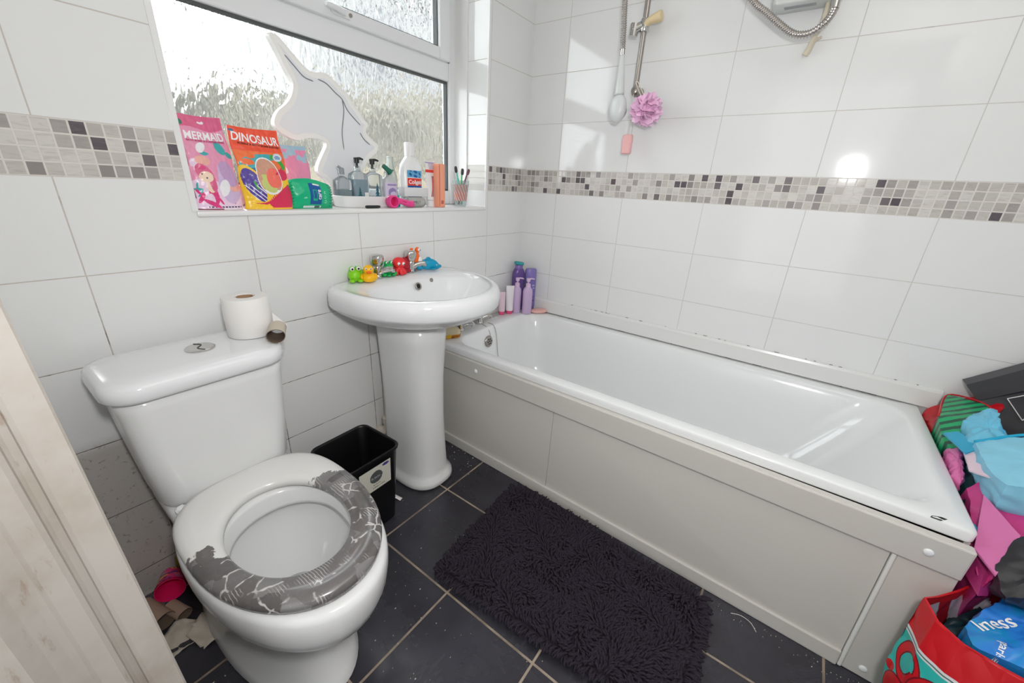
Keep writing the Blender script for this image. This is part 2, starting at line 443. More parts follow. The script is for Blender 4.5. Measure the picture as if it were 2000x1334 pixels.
# ------------------------------------------------------------------ toilet
TX = -1.567
def egg(z, a, yb, yf, nb=2.6, nf=2.1, n=56, cx=TX, split=.42):
    ym = yb+(yf-yb)*split; out = []
    for k in range(n):
        t = 2*PI*k/n; c, s = math.cos(t), math.sin(t)
        p = nb if s > 0 else nf
        x = a*math.copysign(abs(c)**(2/p), c); y = (yb-ym if s > 0 else ym-yf)*math.copysign(abs(s)**(2/p), s)
        out.append(Vector((cx+x, ym+y, z)))
    return out
toilet = thing('toilet', 'white close-coupled toilet with grey patterned seat and open bowl', 'toilet', (TX, -.4, 0))
def tl(o): o.parent = toilet; o.matrix_parent_inverse = Matrix.Translation((-TX, .4, 0)); return o
bm = BM()
loft(bm, [egg(0, .134, -.10, -.632, 3.4), egg(.012, .137, -.10, -.636, 3.4), egg(.03, .130, -.10, -.622, 3.6), egg(.08, .116, -.10, -.600, 4), egg(.17, .113, -.10, -.60, 4),
          egg(.215, .128, -.12, -.645, 3.2), egg(.26, .148, -.15, -.700, 2.6, cx=TX+.010), egg(.30, .165, -.18, -.733, 2.4, cx=TX+.010), egg(.335, .172, -.20, -.747, 2.3, cx=TX+.010), egg(.37, .175, -.21, -.752, 2.3, cx=TX+.010), egg(.39, .175, -.21, -.752, 2.3, cx=TX+.010),
          egg(.402, .172, -.212, -.748, 2.3, cx=TX+.010), egg(.407, .165, -.218, -.738, 2.3, cx=TX+.010), egg(.407, .128, -.36, -.672, 2.1, cx=TX+.010), egg(.398, .119, -.362, -.666, 2.1, cx=TX+.009), egg(.372, .112, -.369, -.657, 2.1, cx=TX+.009), egg(.364, .111, -.370, -.656, 2.1, cx=TX+.009), egg(.359, .120, -.362, -.664, 2.1, cx=TX+.009),
          egg(.350, .130, -.352, -.673, 2.1, cx=TX+.009), egg(.338, .130, -.352, -.670, 2.1, cx=TX+.009), egg(.30, .118, -.362, -.65, 2.1, cx=TX+.010), egg(.25, .094, -.385, -.61, 2.1, cx=TX+.010), egg(.20, .062, -.42, -.56, 2.1, cx=TX+.010), egg(.17, .04, -.44, -.53, 2.1, cx=TX+.010)], cap0=True, cap1=True)
loft(bm, [rrect(TX, -.175, hx, hy, .035, z) for hx, hy, z in ((.095, .075, .12), (.105, .085, .25), (.128, .098, .33), (.134, .100, .375), (.134, .100, .398), (.128, .095, .404))])
pan = tl(obj('toilet_bowl', bm, M_CERAM2, None, smooth=True))
bm = BM(); loft(bm, [egg(.196, .058, -.425, -.552, 2.1), egg(.197, .058, -.425, -.552, 2.1)])
M_WATER = mat('toilet_water', (236, 240, 240), .03, trans=.8, ior=1.33)
tl(obj('toilet_water', bm, M_WATER, None))
# seat
def seat_mat():
    g = NG('peeling_printed_seat'); P, X = g.pos(False)
    x, y = X[0], X[1]
    white_ = s2l((233, 233, 232))
    n = g.noise(P, 45., 3., .7); n2 = g.noise(P, 14., 3., .5)
    edge = g.ma('ADD', g.ma('MULTIPLY', g.ma('SUBTRACT', n2, .5), .16), g.ma('MULTIPLY', g.ma('SUBTRACT', n, .5), .05))
    lim = g.ma('ADD', -.450, g.ma('MULTIPLY', g.ma('SUBTRACT', x, TX), .14))
    msk = g.sstep(g.ma('SUBTRACT', g.ma('ADD', lim, edge), y), -.001, .002)
    # print: grey shapes with chalky streaks
    vor = g.n.new('ShaderNodeTexVoronoi'); vor.inputs['Scale'].default_value = 22.; vor.distance = 'CHEBYCHEV'; g.l.new(P, vor.inputs['Vector'])
    sep = g.n.new('ShaderNodeSeparateColor'); g.l.new(vor.outputs['Color'], sep.inputs[0])
    grey = g.ramp(sep.outputs[0], [(0, s2l((84, 80, 80))), (.3, s2l((104, 101, 101))), (.6, s2l((124, 122, 122))), (.85, s2l((92, 86, 85)))])
    grey.node.color_ramp.interpolation = 'CONSTANT'
    grey = g.mix(g.ma('MULTIPLY', n, .35), grey, s2l((138, 136, 136)))
    wv = g.n.new('ShaderNodeTexWave'); wv.inputs['Scale'].default_value = 62.; wv.inputs['Distortion'].default_value = 2.2; wv.inputs['Detail'].default_value = 3.; wv.inputs['Detail Scale'].default_value = 1.5
    g.l.new(P, wv.inputs['Vector'])
    reg = g.sstep(g.noise(P, 11., 2., .5), .57, .62)
    l1 = g.ma('MULTIPLY', g.sstep(wv.outputs['Fac'], .78, .95), g.ma('MULTIPLY', reg, .7))
    vd = g.n.new('ShaderNodeTexVoronoi'); vd.feature = 'DISTANCE_TO_EDGE'; vd.inputs['Scale'].default_value = 15.; vd.inputs['Scale'].default_value = 26.
    mp = g.n.new('ShaderNodeVectorMath'); mp.operation = 'ADD'; g.l.new(P, mp.inputs[0])
    nn = g.n.new('ShaderNodeTexNoise'); nn.inputs['Scale'].default_value = 30.; g.l.new(P, nn.inputs['Vector'])
    sc = g.n.new('ShaderNodeVectorMath'); sc.operation = 'SCALE'; g.l.new(nn.outputs['Color'], sc.inputs[0]); sc.inputs['Scale'].default_value = .02
    g.l.new(sc.outputs[0], mp.inputs[1]); g.l.new(mp.outputs[0], vd.inputs['Vector'])
    l2 = g.ma('MULTIPLY', g.sstep(vd.outputs['Distance'], .06, .02), g.sstep(g.noise(P, 17., 3., .6), .49, .55))
    l3 = g.ma('MULTIPLY', g.sstep(g.noise(P, 110., 4., .8), .62, .70), g.sstep(g.noise(P, 9., 2.), .45, .55))
    ln = g.ma('MAXIMUM', l1, g.ma('MAXIMUM', l2, g.ma('MULTIPLY', l3, .6)))
    pr = g.mix(g.ma('MULTIPLY', ln, .85), grey, s2l((214, 210, 208)))
    # yellowed inner lip
    ywl = g.mix(g.ma('MULTIPLY', n2, .25), white_, s2l((214, 208, 198)))
    g.lk(g.mix(msk, ywl, pr), g.b.inputs['Base Color']); g.b.inputs['Roughness'].default_value = .2
    g.b.inputs['Coat Weight'].default_value = .3
    g.bump(g.ma('ADD', msk, g.ma('MULTIPLY', ln, .3)), .25, .0008)
    return g.m
M_SEAT = seat_mat()
def seat_ring(z, d):   # outer inset by d
    return egg(z, .1715-d, -.250-d, -.731+d, 3.0, 2.1, 72, split=.42, cx=TX+.010)
def hole_ring(z, d):
    return egg(z, .1115+d, -.352+d, -.652-d, 2.05, 2.05, 72, split=.5, cx=TX+.007)
bm = BM()
rg = [hole_ring(.412, .004), seat_ring(.410, .004), seat_ring(.414, .0), seat_ring(.425, .0), seat_ring(.432, .005), seat_ring(.436, .016), seat_ring(.437, .03),
      hole_ring(.436, .02), hole_ring(.432, .006), hole_ring(.426, .0), hole_ring(.414, .0)]
loft(bm, rg + [rg[0]], cap0=False, cap1=False)
bmesh.ops.remove_doubles(bm, verts=bm.verts, dist=1e-6)
seat = tl(obj('toilet_seat', bm, M_SEAT, None, smooth=True)); seat['label'] = 'white toilet seat with torn grey printed film'
for s in (-1, 1):
    bm = BM(); box(bm, TX+s*.118-.010, TX+s*.118+.010, -.276, -.262, .405, .424)
    bmesh.ops.bevel(bm, geom=bm.edges[:], offset=.004, segments=2, affect='EDGES')
    tl(obj('seat_hinge', bm, M_UPVC, None, smooth=True))
# cistern
CY = -.160
bm = BM()
loft(bm, [rrect(TX, CY, hx, hy, r, z) for hx, hy, r, z in ((.100, .070, .03, .398), (.122, .086, .04, .400), (.134, .094, .045, .406), (.140, .098, .045, .42), (.150, .099, .045, .53), (.160, .1, .045, .66), (.163, .1, .045, .694))])
tl(obj('cistern', bm, M_CERAM2, None, smooth=True))
bm = BM()
loft(bm, [rrect(TX-.004, CY-.003, hx, hy, r, z, 8) for hx, hy, r, z in ((.162, .102, .05, .690), (.168, .110, .055, .692), (.173, .114, .06, .698), (.174, .115, .06, .712), (.172, .113, .06, .722), (.167, .108, .056, .729), (.156, .097, .05, .7325), (.12, .07, .04, .734))])
tl(obj('cistern_lid', bm, M_CERAM, None, smooth=True))
fb = (-1.549, -.158)
bm = BM(); lathe(bm, [(.030, .7335), (.030, .7365), (.028, .738), (.020, .7388)], 32, fb)
fl = tl(obj('flush_button', bm, M_CHROME, None, smooth=True, sharp=50))
bm = BM()
tube(bm, smoothpath([(fb[0]-.004, fb[1]+.027, .7390), (fb[0]+.006, fb[1]+.010, .7392), (fb[0]-.007, fb[1]-.008, .7392), (fb[0]+.002, fb[1]-.027, .7390)], 5), .0012, 6)
bm.verts.ensure_lookup_table()
tl(obj('button_split', bm, M_BLACKG, None))

# ------------------------------------------------------------------ toilet rolls and tubes
def roll_mat():
    g = NG('toilet_paper'); P, X = g.pos(True); n = g.noise(P, 180., 2.)
    g.b.inputs['Base Color'].default_value = (*s2l((240, 238, 236)), 1); g.b.inputs['Roughness'].default_value = .9; g.bump(n, .3, .0006); return g.m
M_PAPER = roll_mat(); M_CARD = mat('brown_cardboard', (176, 142, 112), .85, bump=(60, .2, .001))
M_CARD2 = mat('grey_cardboard', (200, 186, 168), .85, bump=(60, .2, .001))
rl = thing('toilet_roll', 'full white toilet roll standing upright on the cistern lid', 'toilet roll', (-1.427, -.135, .735), .3)
bm = BM(); loft(bm, [[Vector((r*math.cos(2*PI*k/48), r*math.sin(2*PI*k/48), z)) for k in range(48)] for r, z in
    ((.022, .002), (.05, .0), (.052, .002), (.053, .05), (.0515, .098), (.050, .100), (.023, .100), (.022, .098), (.022, .002))], cap0=False, cap1=False)
obj('paper', bm, M_PAPER, rl, smooth=True, sharp=50)
bm = BM(); loft(bm, [[Vector(((r+.002*math.sin(2*a))*math.cos(a), (r-.004*math.cos(a)**2)*math.sin(a), z)) for a in [2*PI*k/40 for k in range(40)]] for r, z in ((.0205, .004), (.0205, .098), (.0195, .098), (.0195, .004))], cap0=False, cap1=False)
obj('cardboard_core', bm, M_CARD, rl, smooth=True, sharp=50)
bm = BM(); v = [bm.verts.new(p) for p in ((.048, -.028, .0), (.085, -.030, .0005), (.060, .025, .06), (.050, .02, .09))]; bm.faces.new(v)
tl_ = obj('loose_sheet', bm, M_PAPER, rl); tl_.modifiers.new('s', 'SOLIDIFY').thickness = .0006
M_CARDSHADE = mat('card_inside_shade', (116, 98, 84), .9)  # inner faces darkened in colour to stand for shade within the tube
def cardtube(name, label, loc, rot, L=.1, r=.021, m=M_CARD2, squash=.85, group=None):
    bm = BM(); rings = []
    for rr, z in ((r, 0), (r, L*.33), (r*.985, L*.66), (r, L), (r-.0014, L), (r-.0014, L*.5), (r-.0014, 0)):
        rings.append([Vector(((rr+.0004*math.sin(3*a+z*20))*math.cos(a), rr*squash*math.sin(a), z+.0004*math.sin(5*a)*(z > L*.9))) for a in [2*PI*k/36 for k in range(36)]])
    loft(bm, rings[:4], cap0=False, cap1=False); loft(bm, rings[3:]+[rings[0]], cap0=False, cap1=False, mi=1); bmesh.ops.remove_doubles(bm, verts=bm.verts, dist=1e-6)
    o = obj(name, bm, [m, M_CARDSHADE], None, smooth=True, sharp=60); o.location = loc; o.rotation_euler = rot
    return tag(o, label, 'cardboard tube', group)
cardtube('cardboard_tube', 'stained empty cardboard tube lying on the right corner of the cistern lid', (-1.418, -.252, .7535), (math.radians(91), 0, math.radians(152)), .075, .021, mat('stained_card', (206, 196, 180), .85, bump=(50, .3, .002)))

# ------------------------------------------------------------------ wash basin
BX = -.888
wash = thing('washbasin', 'white ceramic pedestal washbasin with chrome taps below the window', 'washbasin', (BX, -.2, 0))
def wb(o): o.parent = wash; o.matrix_parent_inverse = Matrix.Translation((-BX, .2, 0)); return o
def dring(z, a, yb, yf, nb=4.5, n=72, cx=BX, split=.30): return egg(z, a, yb, yf, nb, 2.05, n, cx, split)
bm = BM()
loft(bm, [dring(.650, .095, -.10, -.25, 2.5), dring(.655, .12, -.06, -.28, 3), dring(.672, .18, -.02, -.34, 3.4), dring(.695, .235, -.005, -.405), dring(.715, .262, -.004, -.440), dring(.726, .274, -.004, -.455),
          dring(.732, .281, -.004, -.465), dring(.740, .285, -.004, -.470), dring(.765, .286, -.004, -.472), dring(.782, .284, -.004, -.469), dring(.793, .277, -.004, -.461), dring(.797, .266, -.005, -.449),
          dring(.796, .252, -.02, -.436), 
          egg(.790, .238, -.118, -.424, 2.3, 2.05, 72, BX, .42), egg(.778, .228, -.128, -.414, 2.3, 2.05, 72, BX, .42), egg(.75, .208, -.140, -.398, 2.2, 2.05, 72, BX, .42), egg(.71, .17, -.160, -.37, 2.1, 2.0, 72, BX, .42),
          egg(.68, .12, -.19, -.335, 2.1, 2.0, 72, BX, .42), egg(.665, .06, -.225, -.30, 2, 2, 72, BX, .42), egg(.66, .02, -.245, -.28, 2, 2, 72, BX, .42)])
wb(obj('basin_bowl', bm, M_CERAM, None, smooth=True))
bm = BM()
def pring(z, a, yf, yb=-.06): return egg(z, a, yb, yf, 5, 2.6, 40, -.927, .5)
loft(bm, [pring(0, .100, -.312), pring(.010, .106, -.320), pring(.028, .104, -.317), pring(.040, .094, -.305), pring(.06, .089, -.300), pring(.15, .084, -.296), pring(.3, .080, -.292), pring(.45, .083, -.292), pring(.60, .092, -.30), pring(.68, .098, -.305)])
wb(obj('pedestal', bm, M_CERAM2, None, smooth=True))
M_DARKH = mat('dark_hole', (26, 26, 28), .6)
# overflow and chain stay on the back slope of the bowl
def ringdisc(bm, r, depth=.004):
    loft(bm, [[Vector((q*math.cos(2*PI*k/24), q*math.sin(2*PI*k/24), z)) for k in range(24)] for q, z in ((r, 0), (r, depth*.6), (r*.85, depth), (r*.62, depth*.7), (r*.6, 0))], cap0=False, cap1=False)
nrm_rot = (math.radians(68), 0, 0)
bm = BM(); ringdisc(bm, .014)
o = wb(obj('overflow_ring', bm, M_CHROMED, None, smooth=True)); o.location = (-.862, -.140, .768); o.rotation_euler = nrm_rot
bm = BM(); lathe(bm, [(.0095, -.001), (.0095, .001)], 20)
o = wb(obj('overflow_hole', bm, M_DARKH, None)); o.location = (-.862, -.141, .7682); o.rotation_euler = nrm_rot
bm = BM(); lathe(bm, [(.008, 0), (.008, .002), (.004, .004)], 16)
o = wb(obj('chain_stay', bm, M_CHROMED, None, smooth=True, sharp=50)); o.location = (-.792, -.134, .779); o.rotation_euler = nrm_rot
def tap(loc, rz, par_fn, sc=1.):
    root = None
    bm = BM()
    lathe(bm, [(.021, 0), (.021, .004), (.017, .006), (.015, .012), (.0145, .03), (.016, .042), (.012, .048)], 24)
    tube(bm, smoothpath([(0, -.004, .020), (0, -.022, .029), (0, -.042, .034), (0, -.060, .034)], 5), [.0125]*5+[.0115]*5+[.0105]*5+[.0100], 14)
    tube(bm, [(0, -.056, .036), (0, -.057, .023)], .0095, 14)
    b = par_fn(obj('tap', bm, M_CHROME, None, smooth=True, sharp=45))
    b.location = loc; b.rotation_euler = (0, 0, rz); b.scale = (sc,)*3
    bm = BM()
    rings = []
    for r, z in ((.012, .044), (.014, .046), (.019, .050), (.0235, .060), (.0255, .074), (.0245, .084), (.020, .089), (.008, .091)):
        rings.append([Vector((r*(1+.045*math.cos(5*a))*math.cos(a), r*(1+.045*math.cos(5*a))*math.sin(a), z)) for a in [2*PI*k/30 for k in range(30)]])
    loft(bm, rings)
    h = obj('tap_handle', bm, M_CHROME, b, smooth=True)
    return b
tap((-.956, -.034, .7955), math.radians(42), wb, .93)
tap((-.802, -.032, .7955), math.radians(62), wb, .93)
# waste pipe behind the pedestal
bm = BM()
tube(bm, smoothpath([(-.962, -.050, .62), (-.964, -.050, .36), (-.966, -.050, .205)], 4), .016, 16)
tube(bm, smoothpath([(-.966, -.050, .215), (-.968, -.050, .175), (-.975, -.036, .158), (-.985, -.020, .155), (-.985, -.007, .155)], 6), .0205, 18)
lathe(bm, [(.026, .20), (.026, .225), (.022, .228)], 20, (-.966, -.050))
M_PIPE = mat('dirty_white_pipe', (196, 188, 176), .45, bump=(30, .3, .001))
wb(obj('waste_pipe', bm, M_PIPE, None, smooth=True, sharp=50))['label'] = 'grimy white waste pipe elbow'

# ------------------------------------------------------------------ bath
bath = thing('bathtub', 'long white acrylic bathtub along the tiled right wall', 'bathtub', (-.35, -.85, 0))
def bt(o): o.parent = bath; o.matrix_parent_inverse = Matrix.Translation((.35, .85, 0)); return o
X0, X1, Y0, Y1 = -.708, -.003, -1.702, -.003
def rr(x0, x1, y0, y1, r, z, n=8): return rrect((x0+x1)/2, (y0+y1)/2, (x1-x0)/2, (y1-y0)/2, r, z, n)
bm = BM()
loft(bm, [rr(X0+.002, X1, Y0+.002, Y1, .012, .462), rr(X0, X1, Y0, Y1, .012, .466), rr(X0, X1, Y0, Y1, .012, .486), rr(X0+.002, X1-.001, Y0+.002, Y1-.001, .014, .490), rr(X0+.006, X1-.003, Y0+.006, Y1-.003, .018, .492),
          rr(X0+.040, -.052, Y0+.036, -.112, .09, .492), rr(X0+.046, -.058, Y0+.044, -.119, .09, .4895), rr(X0+.052, -.064, Y0+.056, -.125, .09, .482), rr(X0+.060, -.072, Y0+.085, -.132, .10, .45), rr(X0+.078, -.09, Y0+.15, -.145, .12, .35),
          rr(X0+.10, -.11, Y0+.23, -.165, .13, .22), rr(X0+.13, -.14, Y0+.30, -.195, .14, .15), rr(X0+.18, -.19, Y0+.36, -.25, .12, .125), rr(X0+.25, -.26, Y0+.5, -.35, .08, .12)], cap0=False)
bt(obj('tub', bm, M_ACRYL, None, smooth=True, sharp=60))
# overflow rose, chain, taps
bm = BM(); lathe(bm, [(.034, 0), (.034, .004), (.027, .009), (.012, .010)], 28)
ov = bt(obj('overflow_plate', bm, M_CHROMED, None, smooth=True)); ov.location = (-.438, -.1365, .428); ov.rotation_euler = (math.radians(82), 0, 0); ov.scale = (.82,)*3
for k in range(7):
    bm = BM(); a = 2*PI*k/6; rd = .0 if k == 6 else .015
    lathe(bm, [(.0042, .0085), (.0042, .0115)], 12, (rd*math.cos(a), rd*math.sin(a)))
    obj('overflow_slot', bm, M_DARKH, ov)
def chain(bm, pts, r=.0014, step=.0045):
    P = smoothpath(pts, 24); L = 0; last = P[0]
    blob(bm, P[0], (r*1.5,)*3, 6, 4)
    for a, b in zip(P[:-1], P[1:]):
        if (b-last).length > step: blob(bm, b, (r*1.5,)*3, 6, 4); last = b
    tube(bm, P, r*.6, 5)
bm = BM(); chain(bm, [(-.425, -.085, .5), (-.424, -.118, .487), (-.424, -.135, .46), (-.432, -.140, .445)])
bt(obj('plug_chain', bm, M_CHROMED, None, smooth=True))
bm = BM(); chain(bm, [(-.385, -.090, .497), (-.382, -.119, .492), (-.379, -.137, .45), (-.375, -.152, .33), (-.37, -.19, .18), (-.36, -.23, .137)])
bt(obj('plug_chain', bm, M_CHROMED, None, smooth=True))
tap((-.405, -.052, .492), math.radians(58), bt, 1.0)
tap((-.545, -.055, .492), math.radians(40), bt, 1.0)
# chip on the front corner of the rim
bm = BM(); v = [bm.verts.new(p) for p in ((-.700, -1.628, .4925), (-.692, -1.645, .4925), (-.693, -1.655, .4925), (-.7075, -1.642, .4915), (-.707, -1.625, .491))]; bm.faces.new(v)
bt(obj('chipped_edge', bm, M_DARKH, None))

# panel set of the bath
pn = bpy.data.objects.new('bath_panel', None); COL.objects.link(pn); pn.parent = bath; pn['label'] = 'off-white plastic panel boards'
def pp(o): o.parent = pn; o.matrix_parent_inverse = Matrix.Translation((.35, .85, 0)); return o
def fx(y, z):      # face of the boards, slightly out of square
    t = -y/1.7
    top = -.705-.022*t
    k = max(0., (.38-z)/.38)
    return top + k*(.008-.026*t-.006)
def board(name, ya, yb_, za, zb, off=0., th=.010, m=M_PANEL, r=.0015):
    bm = BM()
    q = [(ya, za), (yb_, za), (yb_, zb), (ya, zb)]
    f = [bm.verts.new((fx(y, z)+off, y, z)) for y, z in q]; b = [bm.verts.new((fx(y, z)+off+th, y, z)) for y, z in q]
    bm.faces.new(list(reversed(f))); bm.faces.new(b)
    for i in range(4):
        j = (i+1) % 4; bm.faces.new((f[i], f[j], b[j], b[i]))
    bmesh.ops.recalc_face_normals(bm, faces=bm.faces)
    o = pp(obj(name, bm, m, None)); bev(o, r, 2); return o
board('fascia_board', -.005, -1.704, .381, .461, -.009, .026, r=.004)
board('lower_board', -.005, -.667, .012, .3785, .004)
board('lower_board', -.6685, -1.592, .012, .3785, .003)
board('end_board', -1.603, -1.704, .002, .3785, .001, .016)
board('joint_strip', -1.593, -1.602, .002, .3785, -.004, .014, mat('glossy_strip', (232, 234, 230), .15), .003)
board('plinth', -.01, -1.592, .0, .048, -.006, .010, r=.003)
bm = BM(); box(bm, -.70, -.02, -1.700, -1.690, 0, .46); pp(obj('end_panel', bm, M_PANEL, None))
for y, z in ((-.30, .440-.018), (-1.640, .421), (-1.640, .030)):
    bm = BM(); blob(bm, (0, 0, 0), (.005, .0095, .0095), 18, 10)
    o = pp(obj('screw_cap', bm, M_UPVC, None, smooth=True)); o.location = (fx(y, z)-.009 if z > .38 else fx(y, z), y, z)
# upstand between bath and tiles
bm = BM(); prof = [(0, .494), (-.013, .494), (-.013, .552), (-.010, .560), (-.004, .5625), (0, .5625)]
loft(bm, [[Vector((x, y, z)) for x, z in prof] for y in (-.002, -1.742)])
us = struct('trim_5', bm, mat('upstand_white', (232, 232, 231), .2)); us['label'] = 'white upstand strip above the bath'
bm = BM()
rs = random.Random(4)
for k in range(34):
    y = -.3-rs.random()**1.2*1.38; L = .004+rs.random()*.03; zt = rs.random() < .45
    if zt: box(bm, -.0048, -.0015, y-L*.5, y, .5618, .5634)
    else: box(bm, -.0142, -.0128, y-L, y, .4925, .4944)
struct('trim_6', bm, mat('mould', (92, 86, 80), .8))

# ------------------------------------------------------------------ small helpers for painted things
def inpoly(p, P):
    x, y = p; c = False; n = len(P); j = n-1
    for i in range(n):
        xi, yi = P[i]; xj, yj = P[j]
        if (yi > y) != (yj > y) and x < (xj-xi)*(y-yi)/(yj-yi)+xi: c = not c
        j = i
    return c
def inell(p, cx, cy, rx, ry, a=0.):
    dx, dy = p[0]-cx, p[1]-cy; ca, sa = math.cos(a), math.sin(a)
    X, Y = dx*ca+dy*sa, -dx*sa+dy*ca
    return (X/rx)**2+(Y/ry)**2 <= 1
def painted_grid(bm, surf, nu, nv, paint, flip=False):
    V = [[bm.verts.new(surf(i/nu, j/nv)) for i in range(nu+1)] for j in range(nv+1)]
    for j in range(nv):
        for i in range(nu):
            q = (V[j][i], V[j][i+1], V[j+1][i+1], V[j+1][i])
            f = bm.faces.new(q if not flip else tuple(reversed(q))); f.material_index = paint((i+.5)/nu, (j+.5)/nv); f.smooth = True
    return V
_txt = {}
def text_bm(bm, s, fn, size=1., squeeze=1., bold=0., mi=0, rot=0., spacing=1.):
    """letters as flat faces mapped by fn(x, y) -> 3D point; text centred on 0,0"""
    cu = bpy.data.curves.new('t', 'FONT'); cu.body = s; cu.size = size; cu.align_x = 'CENTER'; cu.align_y = 'CENTER'; cu.offset = bold; cu.space_character = spacing
    cu.resolution_u = 3
    ob = bpy.data.objects.new('t', cu); COL.objects.link(ob)
    dg = bpy.context.evaluated_depsgraph_get(); me = bpy.data.meshes.new_from_object(ob.evaluated_get(dg))
    ca, sa = math.cos(rot), math.sin(rot)
    vs = []
    for v in me.vertices:
        x, y = v.co.x*squeeze, v.co.y
        vs.append(bm.verts.new(fn(x*ca-y*sa, x*sa+y*ca)))
    for p in me.polygons:
        try: bm.faces.new([vs[i] for i in p.vertices]).material_index = mi
        except ValueError: pass
    bpy.data.objects.remove(ob); bpy.data.curves.remove(cu); bpy.data.meshes.remove(me)
def crumple(bm, amp, sc, seed=0, keep=None):
    bm.normal_update()
    for v in bm.verts:
        n = noise.noise(v.co*sc+Vector((seed*7.3, seed*3.1, 0)))+.5*abs(noise.noise(v.co*sc*2.3+Vector((seed, 5, 0))))
        k = 1. if keep is None else keep(v.co)
        v.co = v.co + v.normal*n*amp*k
SZ = WZ0+.0005       # sill surface

# ------------------------------------------------------------------ gusseted bath-toy pouches on the sill
def plain(name, rgb, rough=.3): return mat(name, rgb, rough)
def pouch(name, label, cat, x0, x1, y, h, cols, paint, title, tcol, sub_, group='printed pouches on the window sill', lean=.02, topw=1., rz=0., hole=True, depth=.032, nu=120, nv=200, topshift=0.):
    w = x1-x0; root = thing(name, label, cat, ((x0+x1)/2, y, SZ), rz, group)
    def prof(u, v):
        b = math.sin(PI*min(1, max(0, u)))**.6
        vv = (1-v)
        return depth*.5*b*(min(1, vv*1.5)**.8)+.0012
    def ctr(u, v):
        ww = w*(1+(topw-1)*v)
        crk = .0025*math.sin(v*9+u*2)*v
        return Vector(((u-.5)*ww+topshift*v+.002*math.sin(v*14+u*5), lean*v*v*1.2+crk, h*v*(1-.012*math.sin(PI*u)*v)))
    def dent(u, v): return .0022*noise.noise(Vector((u*5, v*9, x0*9)))+.0012*noise.noise(Vector((u*14, v*20, x0*9)))
    front = lambda u, v: ctr(u, v)+Vector((0, -prof(u, v)-dent(u, v)*(1 if 0 < u < 1 and 0 < v < 1 else 0), 0))
    back = lambda u, v: ctr(u, v)+Vector((0, prof(u, v), 0))
    bm = BM()
    A = painted_grid(bm, front, nu, nv, paint)
    B = painted_grid(bm, back, 12, 20, lambda u, v: 0, True)
    bmesh.ops.remove_doubles(bm, verts=bm.verts, dist=1e-7)
    # side seams
    def side(uu):
        a = [bm.verts.new(front(uu, j/20)) for j in range(21)]; b = [bm.verts.new(back(uu, j/20)) for j in range(21)]
        for j in range(20): bm.faces.new((a[j], a[j+1], b[j+1], b[j]))
    side(0.); side(1.)
    def capv(vv):
        a = [bm.verts.new(front(i/20, vv)) for i in range(21)]; b = [bm.verts.new(back(i/20, vv)) for i in range(21)]
        for i in range(20): bm.faces.new((a[i], a[i+1], b[i+1], b[i]))
    capv(0.); capv(1.)
    obj('pouch_body', bm, cols, root)
    if title:
        bm = BM()
        for (s, cx, cy, size, sq, bold, rot) in title:
            text_bm(bm, s, lambda x, y: front(min(.995, max(.005, cx+x/w)), min(.995, max(.005, cy+y/h)))+Vector((0, -.0009, 0)), size, sq, bold, 0, rot)
        t = obj('lettering', bm, tcol, root)
    if sub_:
        bm = BM()
        for (s, cx, cy, size, sq, bold, rot) in sub_[0]:
            text_bm(bm, s, lambda x, y: front(min(.995, max(.005, cx+x/w)), min(.995, max(.005, cy+y/h)))+Vector((0, -.0009, 0)), size, sq, bold, 0, rot)
        obj('small_print', bm, sub_[1], root)
    return root, front
P_ = lambda k, rgb: plain(k, rgb, .28)
m_cols = [P_('pouch_pink', (238, 158, 190)), P_('pouch_rose', (226, 104, 146)), P_('pouch_pale', (240, 214, 236)), P_('pouch_white', (244, 242, 246)), P_('pouch_teal', (72, 178, 180)),
          P_('pouch_lilac', (200, 164, 208)), P_('pouch_hotpink', (226, 66, 132)), P_('pouch_cream', (250, 222, 198)), P_('pouch_maroon', (126, 28, 66)), P_('pouch_navy', (60, 60, 90)),
          P_('pouch_peach', (246, 182, 170)), P_('pouch_green', (70, 130, 110)), P_('pouch_window', (214, 190, 226))]
